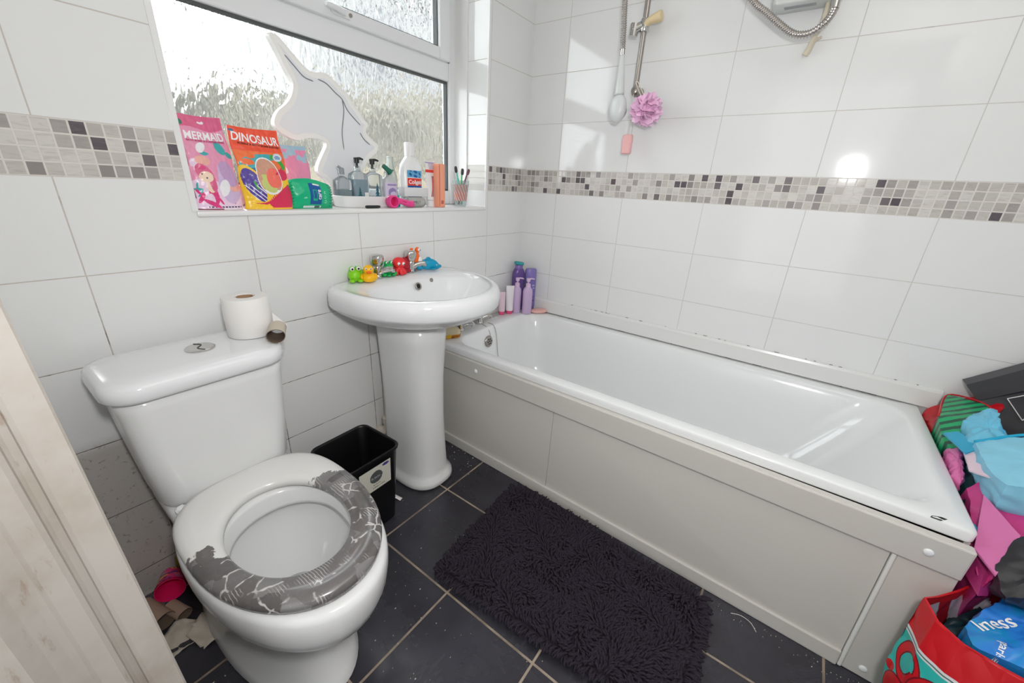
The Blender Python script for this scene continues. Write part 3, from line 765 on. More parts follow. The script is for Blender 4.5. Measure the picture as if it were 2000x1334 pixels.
def paint_mermaid(u, v):
    p = (u, v)
    if v > .955 and .0 < u: return 1
    if inell(p, .52, .925, .05, .012) or inell(p, .56, .933, .03, .012) or inell(p, .47, .93, .03, .010): return 3
    if inell(p, .09, .915, .055, .030): return 11
    if v > .86 + .02*math.sin(u*7): return 1
    if u < .018 and .12 < v < .58: return 8
    if inell(p, .36, .665, .10, .05, .3): return 3
    if inell(p, .40, .605, .09, .02): return 4
    if inell(p, .75, .67, .12, .055, -.4): return 4
    if inell(p, .78, .645, .07, .022): return 7
    if inell(p, .92, .60, .08, .03, -.3): return 4
    # figure
    if inell(p, .22, .385, .016, .008) or inell(p, .30, .345, .016, .008): return 9
    if inell(p, .29, .355, .13, .06): return 7
    if inell(p, .27, .40, .17, .085, -.3) or inell(p, .40, .30, .06, .12, .4): return 6 if inell(p, .24, .45, .07, .02) else 1
    if inell(p, .36, .255, .08, .07): return 7
    if inell(p, .38, .15, .10, .10, .5) and not inell(p, .32, .12, .055, .055): return 6
    if inell(p, .30, .065, .17, .028, -.25) : return 6
    if inell(p, .12, .13, .10, .03, .6) or inell(p, .08, .19, .05, .02, -.5): return 6
    if inell(p, .10, .22, .10, .014) or inell(p, .12, .175, .08, .014, .5) or inell(p, .10, .26, .04, .02, .9): return 4
    # clear window with the toys inside
    if inell(p, .76, .30, .25, .235):
        if inell(p, .62, .24, .12, .085, .5): return 3
        if inell(p, .78, .40, .19, .14, -.3): return 5
        if inell(p, .85, .26, .15, .06): return 10
        return 12
    if inell(p, .5, .095, .06, .02, -.7) or inell(p, .84, .10, .06, .02, .7): return 6
    if v < .012: return 8 if u < .5 else 3
    if .022 < v < .034 and .2 < u < .95: return 9 if int(u*40) % 3 else 2
    if inell(p, .30, .53, .16, .05): return 10
    if v < .30+.04*math.sin(u*6): return 2
    if inell(p, .15, .50, .12, .05): return 2
    return 0
pm, fm = pouch('mermaid_pouch', 'pink stand-up pouch printed MERMAID at the left end of the window sill', 'pouch', -1.430, -1.318, .052, .226, m_cols, paint_mermaid,
      [('MERMAID', .52, .785, .0265, .80, .0006, 0.)], P_('print_white', (250, 248, 250)), ([('BATH BOMB & SURPRISE INSIDE', .52, .735, .0058, 1.05, .0002, 0.)], P_('print_rose', (190, 60, 110))), lean=.03, topw=.93, rz=math.radians(2))
d_cols = [P_('pouch_orange', (248, 120, 66)), P_('pouch_redorange', (246, 90, 62)), P_('pouch_yellow', (250, 204, 56)), P_('pouch_blue_teal', (70, 176, 186)), P_('pouch_blue', (52, 118, 156)), P_('pouch_purple', (84, 62, 156)),
          P_('pouch_magenta', (222, 50, 92)), P_('pouch_lime', (206, 214, 130)), P_('pouch_coral', (250, 120, 104)), P_('pouch_white', (244, 242, 246)), P_('pouch_badge', (214, 226, 240)), P_('pouch_grass', (70, 170, 70)), P_('pouch_dull', (214, 160, 136)), P_('pouch_badge_blue', (60, 120, 190))]
def paint_dino(u, v):
    p = (u, v)
    if v > .965: return 1
    if inell(p, .06, .95, .05, .014): return 4
    if inell(p, .84, .66, .095, .052):
        return 13 if (inell(p, .84, .66, .07, .006) or inell(p, .84, .645, .06, .005) or inell(p, .84, .675, .05, .004)) else 10
    if inell(p, .83, .60, .16, .06, -.5) and not inell(p, .80, .57, .11, .04, -.5): return 11
    # clear egg-shaped window
    if inell(p, .56, .42, .245, .215, -.28):
        if inell(p, .86, .40, .08, .05) or inell(p, .80, .47, .09, .016, .3) or inell(p, .84, .36, .02, .05): return 6
        if inell(p, .66, .40, .17, .125, .2): return 8
        if inell(p, .52, .30, .155, .075, -.35): return 7
        if inell(p, .50, .44, .11, .10): return 7 if v < .44 else 12
        if v < .25: return 9
        return 12
    if inell(p, .56, .42, .262, .23, -.28): return 9
    # pink dinosaur
    body = [(.14, .075), (.40, .06), (.46, .07), (.52, .02), (.98, .02), (1.0, .12), (.97, .26), (.93, .32), (.78, .26), (.66, .19), (.55, .12), (.38, .085)]
    if inpoly(p, body): return 6
    for k in range(9):
        if inell(p, .50+.035*k, .105+.022*k, .014, .014): return 6
    if inell(p, .86, .44, .13, .07) or inell(p, .90, .50, .04, .04): return 6
    if inell(p, .94, .25, .09, .07): return 11
    # purple leaf patch
    if inell(p, .24, .30, .26, .14, -.75):
        if abs(((u*.6+v)*16) % 1-.5) < .12 and v < .30: return 9
        if inell(p, .28, .30, .07, .02, -.9): return 11
        return 5
    if inell(p, .22, .31, .30, .175, -.7): return 2
    if v < .40: return 2
    if inell(p, .20, .585, .14, .038): return 0
    if inell(p, .36, .60, .34, .075, .15) or inell(p, .62, .655, .20, .04): return 3 if not inell(p, .30, .66, .10, .03) else 0
    if v < .52+.04*math.sin(u*9) and u < .55: return 4
    if v < .40: return 2
    return 0 if v < .72 else 1
pd, fd = pouch('dinosaur_pouch', 'orange stand-up pouch printed DINOSAUR beside the pink pouch', 'pouch', -1.318, -1.188, .040, .212, d_cols, paint_dino,
      [('DINOSAUR', .50, .865, .0300, .80, .0007, -.05)], P_('print_white', (250, 248, 250)), ([('BUBBLE & BATH BOMB BUDDIES', .54, .795, .0068, 1.08, .0002, -.05), ], P_('print_brown', (96, 50, 40))), lean=.03, topw=.97, rz=math.radians(-3), topshift=-.001)
b_cols = [P_('pouch_babypink', (240, 150, 186)), P_('pouch_sky', (168, 200, 222)), P_('pouch_greyblue', (128, 176, 190)), P_('pouch_white', (244, 242, 246)), P_('pouch_hotpink', (226, 66, 132))]
def paint_bag3(u, v):
    p = (u, v)
    if v > .93: return 1
    for k in range(7):
        if inell(p, .15+.14*k, .90-.05*math.sin(k*1.7)-.10*(k/6), .09, .05): return 1
    if inell(p, .10, .60, .18, .07): return 3
    if inell(p, .08, .62, .05, .03): return 4
    for k in range(7):
        if inell(p, .10+.14*k, .36-.03*math.sin(k*2.3), .09, .05): return 2
    if v < .36: return 2
    return 0
pouch('bubble_pouch', 'pale blue and pink pouch standing behind the green wipes pack', 'pouch', -1.182, -1.080, .105, .182, b_cols, paint_bag3, None, None, None, lean=.02, depth=.03, nu=40, nv=60)

# green wet-wipes pack, lying on its long side with a crimped right end
root = thing('wipes_pack', 'crumpled green pack of wipes on the sill right of the orange pouch', 'wipes pack', (-1.124, .045, SZ), math.radians(2), None)
w_cols = [P_('wipes_green', (22, 186, 132)), P_('wipes_darkgreen', (10, 150, 110)), P_('wipes_blue', (26, 92, 160)), P_('wipes_pale', (150, 222, 196)), P_('wipes_white', (240, 244, 244)), P_('wipes_grey', (96, 110, 120))]
def paint_wipes(u, v):
    p = (u, v)
    if .02 < v < .10 and .24 < u < .66: return 5 if int(u*110) % 2 and .40 < u < .62 else 4
    if .38 < u < .66 and .14 < v < .86:
        if (.44 < u < .56 and (.28 < v < .34 or .62 < v < .66)) or (.44 < u < .47 and .3 < v < .64) or (.53 < u < .56 and .3 < v < .64): return 0
        if .48 < u < .64 and .80 < v < .86: return 4
        return 2
    for k in range(3):
        c = .26+.17*k
        if inell(p, .76, c, .035, .06) and not inell(p, .76, c, .02, .036): return 3
    if u > .88 and int(v*16) % 2: return 1
    if inell(p, .27, .35, .04, .05) and int(v*60) % 2: return 3
    return 0
WL, WH, WDp = .132, .088, .048
def wsurf(s):
    def f(u, v):
        e = max(0., math.sin(PI*u))**.35
        hh = WH*(1-.16*max(0, u-.45)**1.*1.6)*(.86+.14*e)
        ph = PI*(v-.5)
        x = (u-.5)*WL
        y = -s*(.004+WDp*.5*e*math.cos(ph*.96)**.7)
        z = hh*(v)+.0*math.sin(u)
        k = noise.noise(Vector((u*6, v*5, s*3)))*.003*e*(1 if .02 < v < .98 else 0)
        zig = .003*math.sin(v*55)*(1 if u > .97 or u < .03 else 0)
        return Vector((x+zig, y-s*k, max(0, z)))
    return f
bm = BM(); painted_grid(bm, wsurf(1), 56, 40, paint_wipes); painted_grid(bm, wsurf(-1), 28, 20, lambda u, v: 0, True)
a = wsurf(1); b = wsurf(-1)
for uu in (0., 1.):
    A_ = [bm.verts.new(a(uu, j/20)) for j in range(21)]; B_ = [bm.verts.new(b(uu, j/20)) for j in range(21)]
    for j in range(20): bm.faces.new((A_[j], A_[j+1], B_[j+1], B_[j]))
for vv in (0., 1.):
    A_ = [bm.verts.new(a(i/28, vv)) for i in range(29)]; B_ = [bm.verts.new(b(i/28, vv)) for i in range(29)]
    for j in range(28): bm.faces.new((A_[j], A_[j+1], B_[j+1], B_[j]))
obj('wrapper', bm, w_cols, root)
bm = BM()
text_bm(bm, 'care', lambda x, y: wsurf(1)(min(1, max(0, .60-y/WL)), min(1, max(0, .5+x/WH)))+Vector((0, -.0012, 0)), .018, 1., .0004)
obj('lettering', bm, P_('print_white', (250, 248, 250)), root)

# ------------------------------------------------------------------ unicorn ornament leaning behind
UN = [(-1.123, 1.506), (-1.106, 1.505), (-1.066, 1.467), (-1.028, 1.435), (-1.003, 1.432), (-0.985, 1.438), (-0.97, 1.439), (-0.947, 1.433), (-0.918, 1.409), (-0.888, 1.391), (-0.877, 1.37), (-0.852, 1.347), (-0.833, 1.322), (-0.815, 1.310), (-0.826, 1.296), (-0.833, 1.283), (-0.809, 1.263), (-0.782, 1.248), (-0.784, 1.230), (-0.792, 1.217), (-0.822, 1.2), (-0.848, 1.165), (-0.875, 1.116), (-0.887, 1.0315), (-1.000, 1.0315), (-0.992, 1.075), (-0.990, 1.095), (-1.005, 1.117), (-1.031, 1.132), (-1.032, 1.154), (-1.008, 1.194), (-0.983, 1.232), (-1.014, 1.243), (-1.056, 1.240), (-1.091, 1.227), (-1.132, 1.243), (-1.152, 1.259), (-1.153, 1.278), (-1.137, 1.306), (-1.109, 1.327), (-1.09, 1.349), (-1.078, 1.379), (-1.079, 1.397), (-1.098, 1.429), (-1.113, 1.465), (-1.131, 1.496), (-1.130, 1.504)]
def smooth2(P, it=2):
    for _ in range(it):
        Q = []
        for a, b in zip(P, P[1:]+P[:1]):
            Q.append((a[0]*.75+b[0]*.25, a[1]*.75+b[1]*.25)); Q.append((a[0]*.25+b[0]*.75, a[1]*.25+b[1]*.75))
        P = Q
    return P
def inset(P, d):
    out = []; n = len(P)
    for i in range(n):
        a, b, c = Vector(P[i-1]), Vector(P[i]), Vector(P[(i+1) % n])
        t = (c-a).normalized(); nn = Vector((t.y, -t.x))
        out.append(tuple(b+nn*d))
    return out
US = smooth2(UN, 2)
def plate(name, P, y0, y1, m, par=None, **k):
    bm = BM()
    f = [bm.verts.new((x, y0, z)) for x, z in P]; b = [bm.verts.new((x, y1, z)) for x, z in P]
    bm.faces.new(f); bm.faces.new(list(reversed(b)))
    for i in range(len(P)):
        j = (i+1) % len(P); bm.faces.new((f[j], f[i], b[i], b[j]))
    bmesh.ops.recalc_face_normals(bm, faces=bm.faces)
    return obj(name, bm, m, par, **k)
uni = thing('unicorn_ornament', 'large white unicorn head ornament standing against the window glass', 'ornament', (-.95, .16, 0))
def un(o): o.matrix_parent_inverse = Matrix.Translation((.95, -.16, 0)); return o
M_UNI = mat('unicorn_rim', (250, 249, 246), .35); M_UNI2 = mat('unicorn_face', (240, 242, 246), .15)
un(plate('rim', US, .150, .172, M_UNI, uni))
IN = smooth2([p for k, p in enumerate(inset(UN, .0165)) if k not in (0, 45, 46)], 2)
IN = [(x, max(z, 1.036)) for x, z in IN]
un(plate('face_plate', IN, .1490, .1505, M_UNI2, uni))
M_UNL = mat('unicorn_groove', (140, 143, 148), .5)
for L in ([(-1.094, 1.459), (-1.071, 1.438), (-1.042, 1.413), (-1.012, 1.407)], [(-0.996, 1.416), (-0.968, 1.409), (-0.94, 1.389), (-0.916, 1.373), (-0.9, 1.344), (-0.875, 1.321), (-0.852, 1.303)],
          [(-0.857, 1.279), (-0.842, 1.259), (-0.818, 1.243)], [(-0.916, 1.373), (-0.914, 1.337), (-0.928, 1.271), (-0.927, 1.217)]):
    bm = BM(); P = smoothpath([(x, .1490, z) for x, z in L], 5); tube(bm, P, [.0008]+[.0019]*(len(P)-2)+[.0008], 6)
    un(obj('mane_line', bm, M_UNL, uni, smooth=True))

# ------------------------------------------------------------------ toiletries on the sill
M_CLEARP = mat('clear_plastic', (238, 244, 246), .08, trans=.85, ior=1.3)
M_BLACKP = mat('black_pump_plastic', (38, 40, 42), .35)
M_WPL = mat('white_plastic', (240, 240, 240), .3)
M_LABW = mat('white_label', (236, 236, 232), .5)
# white tray with rounded ends
bm = BM()
for zz in (0,): pass
loft(bm, [rrect(0, 0, .110, .038, .03, 0), rrect(0, 0, .114, .041, .03, .004), rrect(0, 0, .118, .044, .032, .036), rrect(0, 0, .1165, .0425, .031, .0375), rrect(0, 0, .115, .041, .03, .036), rrect(0, 0, .111, .038, .03, .005), rrect(0, 0, .08, .02, .015, .004)])
tr = tag(obj('tray', bm, M_WPL, None, smooth=True, sharp=50), 'low white rounded tray on the sill under the soap bottles', 'tray'); tr.location = (-.898, .085, SZ)
TZ = SZ+.0055
M_LIQ = [mat('soap_blue', (150, 190, 208), .1, trans=.35), mat('soap_blue_pale', (206, 222, 228), .1, trans=.35), mat('soap_teal_dark', (120, 160, 168), .12, trans=.3)]
M_TREE = mat('tree_print_teal', (52, 112, 124), .4)
def soap(label, x, y, rz, liquid, tree=True, level=.58, sticker=False):
    root = thing('soap_dispenser', label, 'soap dispenser', (x, y, TZ), rz, 'pump soap bottles in the white tray')
    bm = BM()
    loft(bm, [rrect(0, 0, hx, hy, r, z, 4) for hx, hy, r, z in ((.026, .018, .006, 0), (.0285, .0195, .007, .004), (.0285, .0195, .007, .098), (.027, .018, .008, .104), (.016, .013, .011, .112), (.012, .012, .0118, .114), (.012, .012, .0118, .118))])
    obj('bottle', bm, M_CLEARP, root, smooth=True, sharp=40)
    bm = BM(); loft(bm, [rrect(0, 0, .0262, .0172, .005, z, 3) for z in (.003, .1*level+.003, .1*level+.004)]); obj('liquid_soap', bm, M_LIQ[liquid], root)
    if tree:
        bm = BM()
        for (tx, ty, hh, ww) in ((-.008 if liquid == 0 else .002, .004, .055 if liquid == 0 else .07, .018), (.013, .003, .034, .010), (-.020, .003, .030, .007)):
            y0 = -.0199
            for k in range(6):
                z0 = ty+hh*k/6; w_ = ww*(1-k/6.6); hz = hh/4.2
                v = [bm.verts.new(q) for q in ((tx-w_, y0, z0), (tx+w_, y0, z0), (tx, y0, z0+hz))]; bm.faces.new(v)
        obj('tree_print', bm, M_TREE, root)
    if sticker:
        bm = BM(); box(bm, .010, .026, -.0206, -.0200, .020, .044); obj('price_sticker', bm, M_LABW, root)
    bm = BM(); lathe(bm, [(.0105, .116), (.0105, .128), (.008, .130), (.0042, .131), (.0042, .1335)], 18); obj('collar', bm, M_CLEARP, root, smooth=True, sharp=40)
    bm = BM(); lathe(bm, [(.0042, .124), (.0042, .1385), (.0085, .139), (.0095, .155), (.0088, .1565)], 18)
    tube(bm, smoothpath([(0, 0, .153), (.014, -.002, .1545), (.024, -.003, .1515)], 5), [.0045]*6+[.0036]*4+[.003], 8)
    obj('pump_head', bm, M_BLACKP, root, smooth=True, sharp=50)
    return root
soap('clear pump bottle of blue soap with black pump, left one in the tray', -.924, .085, 0, 0, level=.82, sticker=True)
soap('clear pump bottle with teal fir tree print, right of the blue soap bottle', -.861, .085, math.radians(-3), 1, level=.30)
# tipped clear spray-like bottle behind to the left of the tray
root = thing('clear_bottle', 'small clear bottle with grey-teal liquid at the left end of the tray', 'bottle', (-.984, .088, TZ), 0)
bm = BM(); loft(bm, [rrect(0, 0, hx, hy, r, z, 4) for hx, hy, r, z in ((.024, .017, .006, 0), (.026, .018, .007, .004), (.026, .018, .007, .080), (.015, .012, .010, .090), (.008, .008, .0075, .094), (.008, .008, .0075, .108))]); obj('bottle', bm, M_CLEARP, root, smooth=True, sharp=40)
bm = BM(); loft(bm, [rrect(0, 0, .0242, .0162, .005, z, 3) for z in (.003, .052)]); obj('liquid_soap', bm, M_LIQ[2], root)
bm = BM(); lathe(bm, [(.010, .100), (.010, .118), (.007, .121)], 16); tube(bm, [(0, 0, .116), (-.014, -.002, .126)], [.006, .004], 8); obj('pump_head', bm, mat('grey_cap', (150, 155, 160), .3), root, smooth=True, sharp=50)
# small mint tube with purple label, green crooked pump lying on it
def ebottle(name, label, cat, loc, prof, m, rz=0, group=None, n=32, par=None):
    """prof: list (hx, hy, z)"""
    bm = BM(); loft(bm, [[Vector((hx*math.copysign(abs(math.cos(t))**.85, math.cos(t)), hy*math.copysign(abs(math.sin(t))**.85, math.sin(t)), z)) for t in [2*PI*k/n for k in range(n)]] for hx, hy, z in prof])
    root = thing(name, label, cat, loc, rz, group)
    obj('bottle', bm, m, root, smooth=True, sharp=45)
    return root
def curved_label(root, name, hx, hy, z0, z1, a0, a1, m, off=.0006, nu=24, nv=20, paint=None, taper=0.):
    def f(u, v):
        t = a0+(a1-a0)*u; k = 1+taper*v
        return Vector(((hx*k+off)*math.copysign(abs(math.cos(t))**.85, math.cos(t)), (hy*k+off)*math.copysign(abs(math.sin(t))**.85, math.sin(t)), z0+(z1-z0)*v))
    bm = BM(); painted_grid(bm, f, nu, nv, paint or (lambda u, v: 0)); o = obj(name, bm, m, root); return f
FR0, FR1 = PI*1.15, PI*1.85
M_PURP = mat('label_violet', (150, 134, 186), .4); M_PURP2 = mat('label_violet_pale', (214, 206, 230), .4)
root = ebottle('shower_gel_bottle', 'clear bottle with violet dolphin label beside the fir tree soap', 'bottle', (-.793, .082, SZ+.0065), [(.024, .014, 0), (.029, .017, .004), (.030, .018, .03), (.031, .018, .07), (.028, .016, .092), (.014, .011, .101), (.012, .011, .108), (.012, .011, .116)], mat('milky_plastic', (232, 234, 236), .2, trans=.4))
def pd_(u, v):
    if .06 < v < .16 or (.86 < v < .92 and .2 < u < .8): return 0
    if inell((u, v), .5, .52, .26, .22) and not inell((u, v), .56, .42, .2, .15): return 0
    return 1
curved_label(root, 'label', .030, .018, .006, .080, FR0, FR1, [M_PURP, M_PURP2], paint=pd_, nu=40, nv=40)
bm = BM(); tube(bm, [(-.030, -.012, .112), (-.012, -.012, .100), (-.002, -.012, .092)], [.008, .009, .013], 12); tube(bm, [(-.004, -.012, .092), (.012, -.012, .100)], [.006, .003], 8)
tag(obj('green_nozzle', bm, mat('dark_green_plastic', (40, 112, 92), .35), None, smooth=True, sharp=50), 'dark green plastic nozzle resting against the violet-labelled bottle', 'nozzle').location = (-.800, .074, SZ+.030)
# pale bottle behind
ebottle('tall_clear_bottle', 'faint clear bottle behind the mouthwash near the glass', 'bottle', (-.745, .132, SZ), [(.022, .016, 0), (.026, .018, .004), (.026, .018, .11), (.016, .013, .135), (.013, .013, .14), (.013, .013, .178), (.011, .011, .18)], mat('frosted_clear', (224, 232, 230), .25, trans=.75))
# mouthwash
root = ebottle('mouthwash_bottle', 'white mouthwash bottle with red and blue label', 'bottle', (-.658, .118, SZ), [(.036, .020, 0), (.046, .025, .004), (.048, .026, .05), (.052, .027, .13), (.046, .025, .155), (.028, .020, .178), (.020, .018, .186), (.019, .018, .19)], mat('milk_white_bottle', (242, 243, 243), .25))
bm = BM(); lathe(bm, [(.0215, .188), (.0215, .232), (.019, .236), (.010, .237)], 24, (0, 0)); obj('cap', bm, M_WPL, root, smooth=True, sharp=45)
LB = [mat('label_deepblue', (20, 96, 170), .3), mat('label_red', (232, 64, 50), .3), mat('label_sky', (104, 176, 214), .3), mat('label_white', (240, 244, 246), .3), mat('label_midblue', (40, 128, 190), .3)]
def pml(u, v):
    if .45 < v < .72: return 1
    if .72 <= v < .745: return 3
    if v >= .745:
        return 2 if (math.sin(u*23)+math.sin(v*40+u*9)) > -.3 else 0
    return 0 if v > .05 else 4
lf = curved_label(root, 'label', .0505, .0268, .030, .135, PI*1.28, PI*1.76, LB, paint=pml, nu=44, nv=48, taper=.02)
bm = BM(); text_bm(bm, 'Colgate', lambda x, y: lf(min(1, max(0, .5+x/.062)), min(1, max(0, .585+y/.105)))+Vector((0, -.0008, 0)), .0215, .78, .0005)
text_bm(bm, 'Plax', lambda x, y: lf(min(1, max(0, .55+x/.062)), min(1, max(0, .32+y/.105)))+Vector((0, -.0008, 0)), .020, .8, .0006)
text_bm(bm, 'freshmint', lambda x, y: lf(min(1, max(0, .55+x/.062)), min(1, max(0, .17+y/.105)))+Vector((0, -.0008, 0)), .008, .9, .0001)
obj('lettering', bm, P_('print_white', (250, 248, 250)), root)
# teal little cap
bm = BM(); loft(bm, [rrect(0, 0, a, b, .0025, z, 3) for a, b, z in ((.0085, .006, 0), (.0065, .005, .040), (.005, .004, .042))])
o = tag(obj('teal_cap', bm, mat('teal_plastic', (24, 176, 168), .35), None, smooth=True, sharp=50), 'slim upright teal plastic cap standing by the pale box', 'cap'); o.location = (-.765, .074, SZ)
# pale box on top of silver pack
def boxthing(name, label, cat, c, s, rz, m, mtop=None, extra=None):
    bm = bbox(-s[0]/2, s[0]/2, -s[1]/2, s[1]/2, 0, s[2], .0015, 2)
    o = tag(obj(name, bm, m, None, smooth=True, sharp=40), label, cat); o.location = c; o.rotation_euler = (0, 0, rz); return o
bx = boxthing('white_box', 'small blank white cardboard box under the mouthwash, set on the silver pack', 'box', (-.690, .066, SZ+.0385), (.118, .040, .033), math.radians(-2), mat('white_card_box', (226, 228, 230), .5))
root = thing('silver_pack', 'little silver cylinder pack with black print lying in front of the white box', 'tube pack', (-.707, .043, SZ), math.radians(-6))
bm = BM(); tube(bm, [(-.038, 0, .0185), (-.036, 0, .0185), (.036, 0, .0185), (.038, 0, .0185)], [.016, .0185, .0185, .016], 24); obj('can', bm, mat('silver_card', (186, 186, 182), .35, metal=.3), root, smooth=True, sharp=40)
bm = BM(); tube(bm, [(.0375, 0, .0185), (.0395, 0, .0185)], .0165, 24); obj('black_end', bm, M_BLACKP, root, smooth=True, sharp=40)
bm = BM(); text_bm(bm, 'MELT', lambda x, y: Vector((x, -.0187*math.cos(y/.0187)-.0004, .0185+.0187*math.sin(y/.0187))), .013, 1.05, 0); obj('lettering', bm, M_BLACKP, root)
# pink razor / scoop with ring head
root = thing('pink_scoop', 'bright pink plastic scoop with round cup lying on the sill front', 'scoop', (-.829, .014, SZ), math.radians(-3))
M_HPINK = mat('hot_pink_plastic', (240, 74, 150), .25); M_HPINK2 = mat('hot_pink_inner', (206, 28, 98), .3)
bm = BM(); Mx = Matrix.Translation((-.006, 0, .0225)) @ Matrix.Rotation(PI/2, 4, 'X')
lathe(bm, [(.0205, -.014), (.0225, -.012), (.0225, .010), (.020, .013), (.0165, .013), (.0155, .009), (.015, -.006), (.006, -.007)], 32, M=Mx)
obj('cup', bm, M_HPINK, root, smooth=True, sharp=50)
bm = BM(); lathe(bm, [(.0153, -.0055), (.0153, -.0040)], 28, M=Mx); obj('cup_inside', bm, M_HPINK2, root)
bm = BM(); tube(bm, smoothpath([(.014, 0, .028), (.035, -.001, .022), (.060, -.001, .016), (.083, -.001, .0135)], 6), [.0095]*4+[.0105]*5+[.0115]*5+[.0125]*4+[.0115], 14); obj('handle', bm, M_HPINK, root, smooth=True)
bm = BM(); tube(bm, [(.030, -.0112, .0245), (.046, -.0122, .0205)], .0018, 6); obj('handle_slot', bm, M_HPINK2, root)
# black liner
bm = BM(); tube(bm, [(-.029, 0, .005), (-.026, 0, .005), (.020, .002, .005), (.029, .002, .005)], [.004, .0052, .0052, .0042], 12)
o = tag(obj('eyeliner_cap', bm, M_BLACKP, None, smooth=True, sharp=50), 'short black plastic stick lying on the sill edge', 'stick'); o.location = (-.925, .008, SZ)
# toothpaste tube standing on its cap
root = thing('toothpaste_tube', 'white toothpaste tube with red, white and blue stripe, standing upright', 'toothpaste', (-.604, .063, SZ), math.radians(8))
TP = [M_WPL, mat('tp_red', (232, 70, 60), .3), mat('tp_blue', (36, 110, 180), .3), mat('tp_teal', (60, 170, 180), .3), mat('tp_lilac', (170, 158, 204), .3), mat('tp_cyan', (150, 210, 226), .3)]
def tpf(s):
    def f(u, v):
        hw = .019+.011*v; d = .0135*(1-v)**.8+.0008
        return Vector(((u-.5)*2*hw, -s*d*math.sin(PI*min(1, max(0, u)))**.7, .026+.150*v))
    return f
def tpp(u, v):
    if v > .93: return 4 if v < .96 else 0
    if .78 < v < .93 and u > .25+.3*(1-v): return 4 if int((u+v)*22) % 2 else 0
    if .70 < v <= .80 and u < 1.: return 1 if v < .77 else 0
    # swoosh
    c = .50+.26*math.sin((v-.10)*4.2)
    if .08 < v < .62:
        d = u-c
        if -.20 < d < -.06: return 1
        if -.06 <= d < .04: return 5
        if .04 <= d < .16: return 2
    return 0
bm = BM(); painted_grid(bm, tpf(1), 40, 70, tpp); painted_grid(bm, tpf(-1), 10, 14, lambda u, v: 0, True)
for vv in (0., 1.):
    A_ = [bm.verts.new(tpf(1)(i/10, vv)) for i in range(11)]; B_ = [bm.verts.new(tpf(-1)(i/10, vv)) for i in range(11)]
    for i in range(10): bm.faces.new((A_[i], A_[i+1], B_[i+1], B_[i]))
obj('tube_body', bm, TP, root)
bm = BM(); lathe(bm, [(.017, 0), (.0175, .002), (.0165, .024), (.010, .027)], 24, sy=.85); obj('cap', bm, M_WPL, root, smooth=True, sharp=45)
# salmon box standing
o = boxthing('salmon_box', 'tall narrow salmon-orange cardboard box standing near the window corner', 'box', (-.574, .040, SZ), (.037, .030, .166), math.radians(6), mat('salmon_card', (255, 172, 142), .45))
bm = BM(); box(bm, -.008, .008, -.0158, -.0152, .012, .026); pr = obj('fine_print', bm, mat('salmon_print', (196, 112, 92), .5), o)
bm = BM(); box(bm, -.0180, -.0150, -.0158, -.0152, .004, .162)
obj('edge_stripe', bm, mat('salmon_deep', (206, 98, 66), .45), o)
# tumbler with brushes
root = thing('tumbler', 'clear tumbler with red and white diagonal stripes at the right end of the sill', 'cup', (-.430, .055, SZ))
M_TRED = mat('stripe_red', (240, 78, 66), .3); M_TORG = mat('stripe_orange', (246, 150, 96), .3); M_TWH = mat('stripe_white', (244, 236, 232), .3)
def tum(u, v): 
    r = .0265+.0085*v; t = 2*PI*u
    return Vector((r*math.cos(t), r*math.sin(t), .024+.078*v*.62/.62))
def tpaint(u, v):
    k = (u*15+v*2.2) % 1
    return 0 if k < .5 else (1 if k < .68 else 2)
bm = BM(); lathe(bm, [(.024, 0), (.0245, .002), (.0375, .108), (.0365, .108), (.0235, .004), (.001, .004)], 32, cap1=False); obj('glass_body', bm, mat('tumbler_clear', (236, 246, 246), .1, trans=.85, ior=1.2), root, smooth=True, sharp=50)
bm = BM(); painted_grid(bm, lambda u, v: tum(u, v*.86)+Vector((0, 0, 0)), 120, 20, tpaint); bmesh.ops.remove_doubles(bm, verts=bm.verts, dist=1e-6); obj('stripe_print', bm, [M_TRED, M_TORG, M_TWH], root)
def brush(label, tip, col, bcol, head=True):
    r0 = thing('toothbrush', label, 'toothbrush', (-.430, .055, SZ+.005), 0, 'toothbrushes in the striped tumbler')
    base = Vector((-tip[0]*.30, -tip[1]*.3, .004)); tp = Vector(tip)
    d = (tp-base); 
    bm = BM(); tube(bm, smoothpath([base, base+d*.45, base+d*.72, base+d*.86, tp], 4), [.0045]*5+[.0052]*4+[.0032]*4+[.0030]*3+[.0028], 8); obj('handle', bm, col, r0, smooth=True)
    bm = BM(); e = (tp-(base+d*.86)).normalized(); q = Matrix.Translation(tp) @ e.to_track_quat('Z', 'Y').to_matrix().to_4x4()
    loft(bm, [[q @ p for p in rrect(0, -.003, a, b, min(a, b)*.9, z, 4)] for a, b, z in ((.003, .004, -.012), (.0055, .0065, -.008), (.0060, .0070, .004), (.0052, .0062, .011), (.002, .003, .014))])
    obj('bristles', bm, bcol, r0, smooth=True)
M_DKB = mat('charcoal_bristle', (70, 68, 68), .7)
brush('toothbrush with dark head leaning left in the striped tumbler', (-.034, -.006, .146), mat('brush_teal', (96, 206, 190), .3), M_DKB)
brush('green toothbrush with dark head upright in the striped tumbler', (-.004, -.012, .138), mat('brush_green', (70, 200, 110), .3), M_DKB)
brush('pale cream toothbrush between the others in the tumbler', (.016, .010, .140), mat('brush_cream', (228, 222, 190), .3), mat('cream_bristle', (232, 226, 196), .7))
brush('thin purple-brown toothbrush leaning right in the tumbler', (.040, -.004, .140), mat('brush_plum', (110, 70, 86), .3), mat('plum_bristle', (120, 84, 96), .7))

